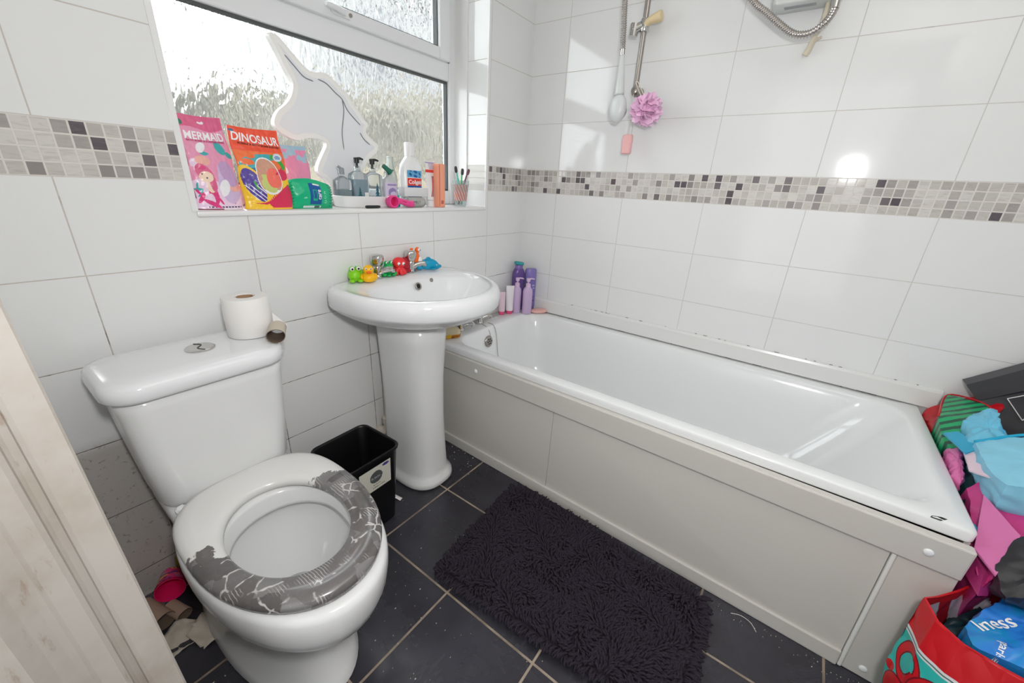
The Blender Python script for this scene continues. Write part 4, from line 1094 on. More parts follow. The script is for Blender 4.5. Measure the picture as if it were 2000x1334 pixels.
# ------------------------------------------------------------------ rubber toys on the basin
LZ = .7975
FACE = math.radians(-36)
M_EYE = mat('toy_eye_white', (245, 245, 245), .25); M_PUP = mat('toy_pupil', (20, 22, 24), .25)
def eye(par, c, r=.0062, look=(0, -1, 0), pup=.5):
    bm = BM(); blob(bm, c, (r, r, r), 16, 10); e = obj('eye', bm, M_EYE, par, smooth=True)
    l = Vector(look).normalized(); cc = Vector(c)+l*r*.82
    bm = BM(); blob(bm, cc, (r*pup, r*pup*.55, r*pup), 12, 8); obj('pupil', bm, M_PUP, e, smooth=True)
def rub(name, rgb): return mat(name, rgb, .32, coat=.1)
# green crocodile
G1 = rub('toy_lime', (136, 214, 26)); G2 = rub('toy_green', (16, 176, 88)); Y1 = rub('toy_yellow', (250, 190, 10)); O1 = rub('toy_orange', (250, 110, 30)); R1 = rub('toy_red', (238, 50, 56)); B1 = rub('toy_blue', (0, 154, 196)); TE = rub('toy_teal_spine', (10, 128, 130)); R2 = rub('toy_dark_red', (176, 22, 44))
t = thing('toy_crocodile', 'lime green rubber crocodile, leftmost toy on the basin ledge', 'bath toy', (-1.046, -.034, LZ), math.radians(-26), 'rubber bath toys round the basin taps')
bm = BM(); blob(bm, (.004, .012, .021), (.027, .028, .021)); blob(bm, (-.003, -.014, .021), (.022, .017, .0205)); blob(bm, (-.010, -.012, .043), (.010, .009, .010), 16, 10); blob(bm, (.010, -.012, .044), (.010, .009, .010), 16, 10); blob(bm, (.030, .018, .016), (.022, .013, .015)); blob(bm, (-.014, -.026, .006), (.010, .012, .006), 12, 8); blob(bm, (.012, -.026, .006), (.010, .012, .006), 12, 8)
obj('toy_body', bm, G1, t, smooth=True); eye(t, (-.010, -.018, .045), .0072); eye(t, (.010, -.018, .046), .0072)
bm = BM()
for k in range(6): bmesh.ops.create_cone(bm, segments=8, radius1=.006, radius2=.0008, depth=.011, cap_ends=True, matrix=Matrix.Translation((.004+k*.006, .004+k*.004, .045-k*.004)))
obj('spine', bm, TE, t)
bm = BM()
for k in range(5): blob(bm, (-.014+.006*k, -.0312, .016), (.0012, .0006, .0012), 6, 4)
obj('teeth_print', bm, M_BLACKP, t)
# yellow duck
t = thing('toy_duck', 'yellow rubber duck with orange beak in front of the left basin tap', 'bath toy', (-1.018, -.070, LZ), math.radians(-32), 'rubber bath toys round the basin taps')
bm = BM(); 
def duckf(c):
    c = c.copy()
    if c.z < -.6: c.z = -.6
    if c.y > .3: c.z += (c.y-.3)*.7
    return c
blob(bm, (0, .004, .0175), (.025, .029, .0205), 24, 16, f=duckf); blob(bm, (0, -.008, .046), (.0175, .0175, .017), 24, 16); blob(bm, (-.023, .004, .020), (.006, .017, .011), 14, 10); blob(bm, (.023, .004, .020), (.006, .017, .011), 14, 10); blob(bm, (0, -.006, .031), (.013, .013, .010), 16, 10)
for q in bm.verts: q.co.z = max(0, q.co.z-.004)
obj('toy_body', bm, Y1, t, smooth=True)
bm = BM(); blob(bm, (0, -.027, .038), (.0095, .008, .0030), 16, 8); blob(bm, (0, -.025, .0345), (.008, .006, .0028), 16, 8); obj('beak', bm, O1, t, smooth=True)
eye(t, (-.0078, -.0215, .0475), .0038); eye(t, (.0078, -.0215, .0475), .0038)
# green frog
t = thing('toy_frog', 'dark green rubber frog between the left tap and the red octopus', 'bath toy', (-.912, -.036, LZ), math.radians(-2), 'rubber bath toys round the basin taps')
bm = BM(); blob(bm, (0, 0, .020), (.024, .021, .0205)); blob(bm, (.0, -.004, .034), (.018, .016, .013)); blob(bm, (-.009, -.003, .047), (.0075, .0075, .0085), 14, 10); blob(bm, (.010, -.003, .046), (.0075, .0075, .0085), 14, 10)
blob(bm, (-.022, -.006, .008), (.010, .014, .008), 14, 8); blob(bm, (.022, -.006, .008), (.010, .014, .008), 14, 8); blob(bm, (-.010, -.019, .005), (.008, .008, .005), 12, 8); blob(bm, (.010, -.019, .005), (.008, .008, .005), 12, 8)
obj('toy_body', bm, G2, t, smooth=True); eye(t, (-.009, -.0085, .049), .0045, pup=.55); eye(t, (.011, -.0085, .048), .0045, pup=.55)
# red octopus
t = thing('toy_octopus', 'red rubber octopus between the green frog and the right tap', 'bath toy', (-.865, -.040, LZ), math.radians(-14), 'rubber bath toys round the basin taps')
bm = BM(); blob(bm, (0, 0, .042), (.0255, .023, .0215)); blob(bm, (0, 0, .022), (.017, .017, .014))
for k in range(7):
    a = 2*PI*k/7-PI/2; tube(bm, smoothpath([(0, 0, .024), (.014*math.cos(a), .013*math.sin(a), .016), (.021*math.cos(a), .019*math.sin(a), .0065), (.023*math.cos(a+.4), .020*math.sin(a+.4), .006)], 4), [.009]*5+[.0075]*5+[.006]*3, 8)
obj('toy_body', bm, R1, t, smooth=True); eye(t, (-.009, -.0195, .042), .0058, (0.3, -1, -.5), .5); eye(t, (.008, -.0205, .042), .0058, (0.3, -1, -.5), .5)
# dark red toy hidden behind the right tap
t = thing('rubber_toy', 'dark red rubber toy mostly hidden behind the right basin tap', 'bath toy', (-.828, -.024, LZ), math.radians(-20), 'rubber bath toys round the basin taps')
bm = BM(); blob(bm, (0, 0, .028), (.023, .017, .029)); blob(bm, (0, -.010, .008), (.024, .014, .008)); obj('toy_body', bm, R2, t, smooth=True)
# orange crab perched behind the tap
t = thing('rubber_toy', 'orange rubber creature with raised round eyes behind the right tap handle', 'bath toy', (-.772, -.024, LZ+.002), math.radians(-6), 'rubber bath toys round the basin taps')
bm = BM(); blob(bm, (0, 0, .042), (.020, .017, .030)); blob(bm, (.004, -.002, .020), (.022, .018, .020)); blob(bm, (-.016, -.002, .076), (.0095, .0085, .0100), 16, 10); blob(bm, (.009, -.002, .077), (.0095, .0085, .0105), 16, 10); tube(bm, [(-.016, 0, .060), (-.016, -.001, .072)], .007, 10); tube(bm, [(.008, 0, .060), (.009, -.001, .072)], .007, 10)
obj('toy_body', bm, O1, t, smooth=True); eye(t, (-.012, -.0085, .0765), .0056, (.5, -1, 0)); eye(t, (.012, -.0085, .0775), .0056, (.5, -1, 0))
bm = BM(); blob(bm, (.012, -.013, .030), (.012, .008, .022), 16, 10); obj('belly', bm, M_EYE, t, smooth=True)
# blue dolphin
t = thing('toy_dolphin', 'blue rubber dolphin at the right end of the basin toys', 'bath toy', (-.728, -.055, LZ), math.radians(-22), 'rubber bath toys round the basin taps')
bm = BM()
def dol(c):
    c = c.copy(); c.z -= .55*max(0, c.x)**2; return c
blob(bm, (0, 0, .023), (.044, .018, .0225), 28, 16, f=dol); blob(bm, (.040, 0, .013), (.012, .009, .0075), 14, 8); blob(bm, (-.040, 0, .014), (.017, .014, .012), 14, 10); blob(bm, (-.052, 0, .018), (.010, .020, .0045), 12, 8); blob(bm, (-.004, 0, .042), (.012, .004, .010), 12, 8); blob(bm, (.010, -.018, .008), (.012, .010, .004), 12, 8)
obj('toy_body', bm, B1, t, smooth=True); eye(t, (.026, -.0135, .0205), .003, (0, -1, 0))

# ------------------------------------------------------------------ bottles in the corner of the bath
BZ = .4925
LIL = mat('lilac_plastic', (208, 182, 220), .3); LIL2 = mat('lilac_pump', (224, 196, 228), .3)
# glass-purple pump jar
t = ebottle('purple_bottle', 'tall dark purple bottle with teal flip cap in the bath corner', 'bottle', (-.080, -.042, BZ), [(.028, .020, 0), (.031, .023, .005), (.032, .023, .10), (.034, .024, .20), (.026, .020, .222), (.022, .018, .226)], mat('dark_purple_plastic', (112, 84, 158), .25, trans=.15), rz=FACE)
bm = BM(); lathe(bm, [(.020, .226), (.020, .244), (.018, .246)], 24, sy=.85); obj('neck', bm, mat('mid_purple_plastic', (128, 106, 176), .3), t, smooth=True, sharp=45)
bm = BM(); loft(bm, [[q+Vector((0, 0, q.x*-.12)) for q in rrect(0, 0, a, b, .013, z, 5)] for a, b, z in ((.022, .016, .247), (.025, .018, .250), (.025, .018, .259), (.022, .016, .262))]); obj('flip_cap', bm, mat('teal_cap_plastic', (52, 160, 164), .3), t, smooth=True, sharp=50)
t = ebottle('violet_bottle', 'tall plain violet shampoo bottle beside the teal-capped bottle', 'bottle', (-.036, -.092, BZ), [(.025, .017, 0), (.028, .020, .004), (.029, .021, .10), (.031, .022, .195), (.030, .021, .222), (.026, .018, .228)], mat('violet_plastic', (136, 122, 190), .3), rz=FACE)
curved_label(t, 'label', .0300, .0216, .02, .17, PI*1.35, PI*1.85, [mat('violet_label', (128, 112, 184), .35), mat('violet_mark', (176, 176, 214), .35), mat('violet_dark', (84, 72, 140), .4)], nu=24, nv=40, paint=lambda u, v: 1 if (inell((u, v), .5, .80, .18, .03) or inell((u, v), .55, .70, .14, .03)) else (2 if (inell((u, v), .5, .25, .2, .03) or inell((u, v), .5, .38, .18, .02)) else 0))
def lotion(label, x, y, h, rz, w=.026):
    t = ebottle('lotion_bottle', label, 'pump bottle', (x, y, BZ), [(w*.88, .018, 0), (w, .020, .004), (w, .020, h*.62), (w*.92, .019, h*.68), (w*.55, .013, h*.745), (w*.46, .012, h*.76)], LIL, rz, 'lilac pump bottles in the bath corner')
    bm = BM(); lathe(bm, [(.0135, h*.755), (.0125, h*.84), (.0085, h*.855), (.004, h*.862), (.004, h*.90)], 20); obj('collar', bm, LIL2, t, smooth=True, sharp=45)
    bm = BM(); lathe(bm, [(.004, h*.89), (.009, h*.90), (.0115, h*.97), (.0100, h*.99)], 18); tube(bm, smoothpath([(0, 0, h*.965), (.018, 0, h*.975), (.034, -.002, h*.955)], 4), [.0048]*4+[.0038]*4+[.003], 8); obj('pump_head', bm, LIL2, t, smooth=True, sharp=50)
lotion('left lilac pump bottle, beside the white tube with pink cap', -.128, -.072, .190, math.radians(-34), .0225)
lotion('right lilac pump bottle, beside the oval pink soap', -.104, -.124, .192, math.radians(-30), .026)
M_TUBEW = mat('white_tube', (236, 230, 236), .3); M_PINKC = mat('pink_tube_cap', (232, 84, 134), .3)
def capdown(label, x, y, h, rz, lean, body, cap, w=.021):
    t = thing('lotion_tube', label, 'tube', (x, y, BZ), rz, 'tubes standing on their caps in the bath corner')
    bm = BM(); lathe(bm, [(w*.75, 0), (w*.8, .002), (w*.86, .016), (w*.8, .018)], 24, sy=.85); obj('cap', bm, cap, t, smooth=True, sharp=45)
    bm = BM(); loft(bm, [[Vector((w*(.95+.12*k)*math.cos(a)+lean*k*k, (w*.85*(1-k)**.7+.0012)*math.sin(a), .018+(h-.018)*k)) for a in [2*PI*i/28 for i in range(28)]] for k in [j/14 for j in range(15)]]); obj('tube_body', bm, body, t, smooth=True, sharp=60)
capdown('white tube on a pink cap left of the lilac pump bottles', -.172, -.058, .150, math.radians(-38), .0, M_TUBEW, M_PINKC, .021)
capdown('pale pink tube half hidden behind the basin edge', -.215, -.040, .120, math.radians(-30), 0, mat('pale_pink_tube', (226, 200, 214), .3), M_PINKC, .018)
bm = BM(); blob(bm, (0, 0, .0115), (.046, .030, .0115), 32, 14, f=lambda c: Vector((c.x, c.y, math.copysign(abs(c.z)**.7, c.z))))
so = tag(obj('soap_bar', bm, mat('peach_soap', (240, 186, 178), .35), None, smooth=True), 'oval peach-pink soap bar on the bath corner', 'soap'); so.location = (-.062, -.178-.0, BZ); so.rotation_euler = (0, 0, math.radians(-38))
so.location = (-.050, -.168, BZ)
# yellow sponge on the tap end of the rim
t = thing('bath_sponge', 'cream and yellow sponge with brown stain behind the pedestal on the bath rim', 'sponge', (-.640, -.078, BZ), math.radians(-30))
def spm():
    g = NG('sponge_yellow'); P, X = g.pos(True); n = g.noise(P, 30., 3.)
    c = g.mix(g.sstep(g.ma('ADD', X[2], g.ma('MULTIPLY', n, .012)), .027, .022), s2l((240, 224, 190)), s2l((240, 190, 60)))
    st = g.sstep(g.noise(P, 24., 2.), .52, .62)
    c = g.mix(g.ma('MULTIPLY', st, g.sstep(X[2], .022, .010)), c, s2l((176, 100, 30)))
    g.lk(c, g.b.inputs['Base Color']); g.b.inputs['Roughness'].default_value = .9; g.bump(g.noise(P, 260., 2.), .5, .001); return g.m
bm = BM(); loft(bm, [rrect(0, 0, .046-k, .030-k, .022-k, z, 6) for k, z in ((.004, 0), (0, .004), (0, .030), (.005, .036), (.014, .039))])
obj('sponge_body', bm, spm(), t, smooth=True)

# ------------------------------------------------------------------ waste bin
t = thing('waste_bin', 'black rectangular bin with grey-white sticker between toilet and pedestal', 'bin', (-1.226, -.224, 0), math.radians(2))
bm = BM(); r_ = lambda hx, hy, z, r=.028: rrect(0, 0, hx, hy, r, z, 7)
loft(bm, [r_(.086, .080, 0), r_(.088, .082, .004), r_(.102, .096, .288), r_(.106, .100, .292), r_(.107, .101, .300), r_(.105, .099, .303), r_(.102, .096, .302), r_(.099, .093, .296), r_(.085, .079, .008), r_(.05, .05, .006)])
obj('bin_body', bm, mat('matt_black_plastic', (15, 15, 18), .35), t, smooth=True, sharp=50)
bm = BM()
def bf(u, v): return Vector((-.060+.120*u, -(.082+.014*(.178+.092*v)/.288)-.0010, .178+.092*v))
painted_grid(bm, bf, 40, 60, lambda u, v: 1 if inell((u, v), .52, .56, .20, .25) else (2 if inell((u, v), .84, .89, .11, .06) else 0))
st = obj('sticker', bm, [mat('sticker_cream', (214, 212, 200), .5), mat('sticker_grey', (84, 88, 88), .5), mat('sticker_purple', (70, 60, 130), .5)], t)
def dashes(rows, m, name):
    bm = BM(); r = random.Random(2)
    for u0, u1, v, hv, n in rows:
        for k in range(n):
            ua = u0+(u1-u0)*k/n; ub = ua+(u1-u0)/n*r.uniform(.45, .8); ht = hv*r.uniform(.6, 1)
            bm.faces.new([bm.verts.new(bf(*q)+Vector((0, -.0004, 0))) for q in ((ua, v), (ub, v), (ub, v+ht), (ua, v+ht))])
    obj(name, bm, m, st)
dashes([(.36, .66, .50, .10, 6)], mat('sticker_light', (150, 156, 160), .5), 'badge_lettering')
dashes([(.42, .66, .22, .045, 6), (.40, .80, .10, .05, 8)], mat('sticker_ink', (96, 100, 70), .5), 'small_lettering')
# torn tissue at the bin's foot
bm = BM(); v = [bm.verts.new(p) for p in ((0, 0, .030), (.014, .006, .002), (.020, -.030, .001), (.006, -.034, .001), (-.004, -.012, .012))]; bm.faces.new(v)
o = tag(obj('tissue_scrap', bm, M_PAPER, None), 'tiny torn white tissue scrap on the dark floor beside the black bin', 'tissue'); o.location = (-1.098, -.225, 0); o.modifiers.new('s', 'SOLIDIFY').thickness = .0008

# ------------------------------------------------------------------ chenille bath mat
t = thing('bath_mat', 'shaggy black chenille bath mat on the dark tiles beside the bath', 'bath mat', (-.99, -.94, 0), 0)
def matpt(u, v):     # u across (x), v along (-y)
    A, B_, C_, D_ = Vector((-1.222, -.585)), Vector((-.765, -.548)), Vector((-.785, -1.262)), Vector((-1.160, -1.325))
    p = A*(1-u)*(1-v)+B_*u*(1-v)+C_*u*v+D_*(1-u)*v
    p.y += .010*math.sin(u*5+.5)*(1 if v > .5 else .4); p.x += .008*math.sin(v*6)*(u-.3)
    return p
def mz(u, v): return .003+.010*max(0, noise.noise(Vector((u*3, v*5, 2))))+.014*math.exp(-((u-.90-.03*math.sin(v*5))/.05)**2)*(v > .12)
bm = BM(); n_ = 24
G = [[bm.verts.new((*(matpt(i/n_, j/40)-Vector((-.99, -.94))), mz(i/n_, j/40)+.001)) for i in range(n_+1)] for j in range(41)]
for j in range(40):
    for i in range(n_): bm.faces.new((G[j][i], G[j+1][i], G[j+1][i+1], G[j][i+1]))
M_MAT = mat('black_chenille', (50, 44, 54), .95, spec=.25)
o = obj('backing', bm, M_MAT, t, smooth=True); md = o.modifiers.new('s', 'SOLIDIFY'); md.thickness = .003; md.offset = -1
rs = random.Random(11); V = []; F = []
NU, NV = 66, 104
for j in range(NV):
    for i in range(NU):
        u = (i+.5+rs.uniform(-.35, .35))/NU; v = (j+.5+rs.uniform(-.35, .35))/NV
        u = min(.997, max(.003, u)); v = min(.997, max(.003, v))
        q = matpt(u, v)-Vector((-.99, -.94)); b = Vector((q.x, q.y, mz(u, v)))
        fl = noise.noise_vector(Vector((u*4.2, v*6.5, 0)))
        a = PI*2.2*fl.x + 1.2 + rs.uniform(-.55, .55)
        edge = max(0, .04-min(u, 1-u))*22; edv = max(0, .03-min(v, 1-v))*26
        d = Vector((math.cos(a), math.sin(a), 0))*(.55+.25*rs.random())
        if u < .04: d = Vector((-1, rs.uniform(-.6, .6), 0))*.95
        if u > .96: d = Vector((1, rs.uniform(-.6, .6), 0))*.95
        if v < .03: d = Vector((rs.uniform(-.6, .6), 1, 0))*.6
        if v > .97: d = Vector((rs.uniform(-.6, .6), -1, 0))*.9
        L = .021*rs.uniform(.8, 1.25); r = .0030*rs.uniform(.85, 1.15)
        p0 = b; p1 = b+Vector((d.x*.25*L, d.y*.25*L, L*.55)); p2 = b+Vector((d.x*.75*L, d.y*.75*L, L*.72)); p3 = b+Vector((d.x*1.15*L, d.y*1.15*L, L*.60))
        side = Vector((-d.y, d.x, 0)); side.normalize() if side.length > 0 else None
        k0 = len(V)
        for c, rr, tt in ((p0, r*.8, Vector((0, 0, 1))), (p1, r, (p2-p0).normalized()), (p2, r*1.05, (p3-p1).normalized()), (p3, r*.55, (p3-p2).normalized())):
            up = side.cross(tt)
            for m_ in range(5):
                an = 2*PI*m_/5; V.append(c+side*math.cos(an)*rr+up*math.sin(an)*rr)
        for s in range(3):
            for m_ in range(5):
                n2 = (m_+1) % 5; F.append((k0+s*5+m_, k0+s*5+n2, k0+s*5+5+n2, k0+s*5+5+m_))
        F.append(tuple(k0+15+m_ for m_ in range(5)))
me = bpy.data.meshes.new('pile'); me.from_pydata(V, [], F); me.materials.append(M_MAT)
for p in me.polygons: p.use_smooth = True
o = bpy.data.objects.new('pile', me); COL.objects.link(o); o.parent = t; o['kind'] = 'stuff'
# lint on the mat and crumbs on the floor
bm = BM(); rs = random.Random(3)
def crumbs(bm, n, x0, x1, y0, y1, z, r0, r1):
    for _ in range(n):
        r = rs.uniform(r0, r1); x, y = rs.uniform(x0, x1), rs.uniform(y0, y1)
        bmesh.ops.create_icosphere(bm, subdivisions=1, radius=r, matrix=Matrix.Translation((x, y, z(x, y) if callable(z) else z+r*.5)) @ Matrix.Diagonal((rs.uniform(.6, 1.8), rs.uniform(.5, 1.2), .5, 1)))
crumbs(bm, 60, -1.30, -.78, -1.30, -.2, 0, .0007, .0016); crumbs(bm, 46, -.80, -.765, -1.68, -1.25, 0, .0006, .0015); crumbs(bm, 26, -.79, -.70, -.33, -.12, 0, .001, .003); crumbs(bm, 40, -1.50, -1.28, -.80, -.45, 0, .0008, .0018); crumbs(bm, 16, -1.76, -1.66, -.45, -.28, 0, .0008, .002)
tag(obj('crumbs', bm, mat('crumb_white', (206, 200, 190), .8), None), 'pale crumbs and lint scattered on the dark floor tiles', 'crumbs', kind='stuff')
bm = BM(); tube(bm, smoothpath([(-.775, -1.345, .0012), (-.765, -1.370, .0015), (-.770, -1.395, .0012), (-.790, -1.412, .0012)], 6), .0009, 5)
tag(obj('loose_thread', bm, mat('thread_white', (220, 218, 210), .8), None), 'curled white thread lying on the floor near the bath plinth', 'thread')

# ------------------------------------------------------------------ litter behind the toilet
t = thing('toy_cup', 'bright pink printed cup tipped over left of the toilet', 'cup', (-1.722, -.058, .054), 0)
Q = Vector((-.25, -.95, .10)).to_track_quat('Z', 'Y').to_matrix().to_4x4()
bm = BM(); lathe(bm, [(.001, -.034), (.018, -.034), (.020, -.032), (.0335, .036), (.034, .038), (.032, .038), (.0305, .034), (.0185, -.030), (.001, -.0305)], 36, M=Q, mi=0)
MC = [mat('cup_pink', (226, 28, 98), .35)]
obj('cup_body', bm, MC, t, smooth=True, sharp=50)
def cf(u, v):
    a = 2*PI*u; r = .0215+(.0335-.0215)*v+.0006; return Q @ Vector((r*math.cos(a), r*math.sin(a), -.028+.060*v))
rr_ = random.Random(5); spots = [(rr_.random(), rr_.random(), rr_.uniform(.02, .05), rr_.uniform(.05, .12), rr_.uniform(-1, 1), rr_.choice([1, 2, 3, 4, 1])) for _ in range(46)]
def cpaint(u, v):
    for cx, cy, rx, ry, an, k in spots:
        if inell((u, v), cx, cy, rx, ry, an) and not inell((u, v), cx, cy, rx*.45, ry*.45, an): return k
    return 0
bm = BM(); painted_grid(bm, cf, 110, 30, cpaint); obj('cup_print', bm, [mat('print_pink', (236, 60, 130), .4), mat('print_purple', (90, 60, 130), .4), mat('print_yellow', (240, 190, 40), .4), mat('print_aqua', (80, 170, 190), .4), mat('print_black', (40, 36, 46), .4)], t)
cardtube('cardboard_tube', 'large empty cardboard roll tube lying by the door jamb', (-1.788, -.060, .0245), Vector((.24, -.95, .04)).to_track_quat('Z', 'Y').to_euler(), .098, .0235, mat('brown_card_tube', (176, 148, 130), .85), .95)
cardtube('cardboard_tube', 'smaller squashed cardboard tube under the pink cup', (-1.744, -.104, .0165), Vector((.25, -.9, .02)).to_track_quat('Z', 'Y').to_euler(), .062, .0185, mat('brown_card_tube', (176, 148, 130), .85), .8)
def sheet(name, pts, m, th=.001, cuts=5, amp=.004, sc=30, seed=0, par=None):
    bm = BM(); bm.faces.new([bm.verts.new(p) for p in pts]); bmesh.ops.triangulate(bm, faces=bm.faces[:])
    bmesh.ops.subdivide_edges(bm, edges=bm.edges[:], cuts=cuts, use_grid_fill=True); bmesh.ops.triangulate(bm, faces=bm.faces[:])
    crumple(bm, amp, sc, seed)
    o = obj(name, bm, m, par, smooth=True); o.modifiers.new('s', 'SOLIDIFY').thickness = th; return o
t = thing('crumpled_paper', 'crumpled off-white paper strips on the floor left of the toilet foot', 'paper', (0, 0, 0))
MPp = mat('cream_scrap', (196, 186, 172), .8)
sheet('paper', [(-1.800, -.190, .010), (-1.745, -.165, .022), (-1.700, -.215, .018), (-1.725, -.245, .004), (-1.790, -.250, .004)], MPp, .001, 8, .022, 34, 2, t)
sheet('paper', [(-1.745, -.225, .014), (-1.700, -.200, .030), (-1.668, -.235, .022), (-1.690, -.285, .003), (-1.728, -.285, .004)], MPp, .001, 6, .010, 34, 5, t)
bm = BM(); lathe(bm, [(.010, 0), (.014, .004), (.016, .07), (.014, .088), (.008, .096)], 18)
o = tag(obj('olive_bottle', bm, mat('olive_plastic', (120, 116, 40), .4), None, smooth=True), 'olive green plastic item behind the pink cup', 'bottle'); o.location = (-1.682, -.024, 0)

# ------------------------------------------------------------------ shower: rail, hose, head, unit
t = thing('shower_rail', 'chrome shower riser rail with cream slider knob on the right wall', 'shower rail', (0, -.538, 1.5))
def sp(o, c=(0, -.538, 1.5)): o.matrix_parent_inverse = Matrix.Translation(-Vector(c)); return o
bm = BM(); tube(bm, [(-.045, -.538, 1.500), (-.045, -.540, 2.12)], .0105, 20); sp(obj('rail', bm, M_CHROMED, t, smooth=True, sharp=50))
for z in (1.508, 2.11):
    bm = BM(); tube(bm, [(0, -.539, z), (-.012, -.539, z), (-.030, -.539, z), (-.058, -.539, z)], [.019, .018, .013, .014], 20); blob(bm, (-.046, -.539, z-.004), (.016, .016, .018), 18, 12); sp(obj('bracket', bm, M_CHROMED, t, smooth=True, sharp=50))
bm = BM(); Mz = Matrix.Translation((-.045, -.539, 1.722)); lathe(bm, [(.015, -.022), (.017, -.019), (.017, .019), (.015, .022)], 20, M=Mz)
tube(bm, [(-.050, -.530, 1.722), (-.060, -.500, 1.708)], [.016, .018], 16); tube(bm, [(-.058, -.506, 1.728), (-.060, -.503, 1.688)], [.019, .016], 18); sp(obj('slider', bm, M_CHROME, t, smooth=True, sharp=50))
bm = BM(); tube(bm, [(-.048, -.535, 1.720), (-.050, -.560, 1.735), (-.051, -.590, 1.741), (-.052, -.603, 1.743)], [.013, .0135, .0185, .0175], 20)
sp(obj('slider_knob', bm, mat('cream_knob', (232, 212, 168), .4), t, smooth=True, sharp=50))
def hose(bm, P, r, pitch=.0045, n=12):
    P = smoothpath(P, 12); out = [P[0]]; acc = 0
    D = [0]
    for a, b in zip(P[:-1], P[1:]): D.append(D[-1]+(b-a).length)
    m = int(D[-1]/(pitch/4)); Q_ = []; R_ = []; k = 0
    for i in range(m+1):
        s = D[-1]*i/m
        while k < len(D)-2 and D[k+1] < s: k += 1
        f = (s-D[k])/max(1e-9, D[k+1]-D[k]); Q_.append(P[k].lerp(P[k+1], min(1, f))); R_.append(r*(1, 1, .76, .76)[i % 4])
    tube(bm, Q_, R_, n)
HX = -.095
t = thing('hand_shower', 'white hand shower hanging head-down on its flexible chrome hose', 'hand shower', (HX, -.48, 1.5))
c_ = (HX, -.48, 1.5)
bm = BM(); hose(bm, [(HX, -.483, 1.642), (HX, -.478, 1.70), (HX, -.468, 1.80), (HX, -.462, 1.90), (HX, -.475, 2.05), (HX, -.56, 2.16), (HX, -.72, 2.10), (HX-.005, -.84, 1.82), (HX, -.909, 1.724), (HX, -.960, 1.682), (HX, -1.005, 1.645), (HX, -1.050, 1.615), (HX, -1.092, 1.611), (HX, -1.122, 1.630), (HX+.012, -1.137, 1.662), (-.075, -1.136, 1.690)], .0108, .0075)
sp(obj('hose', bm, mat('hose_chrome', (190, 184, 180), .25, metal=1.), t, smooth=True), c_)
bm = BM(); tube(bm, [(HX, -.4855, 1.618), (HX, -.4835, 1.645)], [.0095, .0085], 16); tube(bm, [(HX+.014, -1.1375, 1.668), (-.075, -1.136, 1.700)], [.0125, .0135], 16); sp(obj('hose_nut', bm, M_CHROME, t, smooth=True, sharp=50), c_)
bm = BM(); tube(bm, smoothpath([(HX, -.4855, 1.622), (HX-.002, -.489, 1.58), (HX-.006, -.493, 1.53), (HX-.008, -.496, 1.485)], 6), [.0095, .0098, .0102, .0107, .0112, .0118, .0124, .013, .0136, .0142, .0148, .0154, .016, .0166, .0172, .0178, .0184, .0190, .0196][:19], 18)
blob(bm, (HX-.006, -.4975, 1.440), (.024, .0345, .052), 28, 18)
sp(obj('spray_head', bm, mat('shower_white', (222, 226, 226), .25), t, smooth=True), c_)
bm = BM(); Mx = Matrix.Translation((HX+.010, -.4985, 1.432)) @ Matrix.Rotation(PI/2, 4, 'Y'); lathe(bm, [(.030, -.004), (.028, .008), (.024, .010)], 28, M=Mx); sp(obj('spray_plate', bm, mat('shower_grey', (180, 184, 184), .35), t, smooth=True, sharp=50), c_)
t = thing('shower_unit', 'white electric shower box at the top of the right wall', 'shower unit', (0, -1.06, 1.7))
c_ = (0, -1.06, 1.7)
bm = BM(); loft(bm, [rrect(-.0455, -1.058, hx, hy, r, z, 6) for hx, hy, r, z in ((.040, .084, .018, 1.700), (.0435, .090, .020, 1.704), (.0435, .094, .022, 1.80), (.0435, .094, .022, 2.00), (.040, .090, .02, 2.01))])
sp(obj('casing', bm, mat('shower_case', (226, 230, 228), .3), t, smooth=True, sharp=50), c_)
bm = BM(); box(bm, -.062, -.040, -1.085, -1.000, 1.6990, 1.6998); lb = sp(obj('rating_label', bm, mat('rating_grey', (178, 182, 184), .5), t), c_)
bm = BM(); text_bm(bm, 'WARNING RISK OF SHOCK  CE', lambda x, y: Vector((-.051-y, -1.040-x, 1.6988)), .006, .85, 0); sp(obj('label_lettering', bm, mat('label_ink', (84, 88, 92), .5), t), c_)
bm = BM(); tube(bm, [(-.040, -1.118, 1.702), (-.040, -1.117, 1.660), (-.038, -1.110, 1.632)], [.0085, .0085, .0075], 14)
tube(bm, smoothpath([(-.038, -1.110, 1.636), (-.030, -1.102, 1.616), (-.020, -1.096, 1.590), (-.018, -1.088, 1.572)], 5), [.007]*5+[.0085]*6+[.0095]*5, 14); tube(bm, [(-.022, -1.100, 1.606), (-.002, -1.118, 1.622)], [.006, .004], 10)
sp(obj('drain_spout', bm, mat('limescaled_plastic', (222, 212, 190), .5, bump=(90, .4, .002)), t, smooth=True, sharp=60), c_)
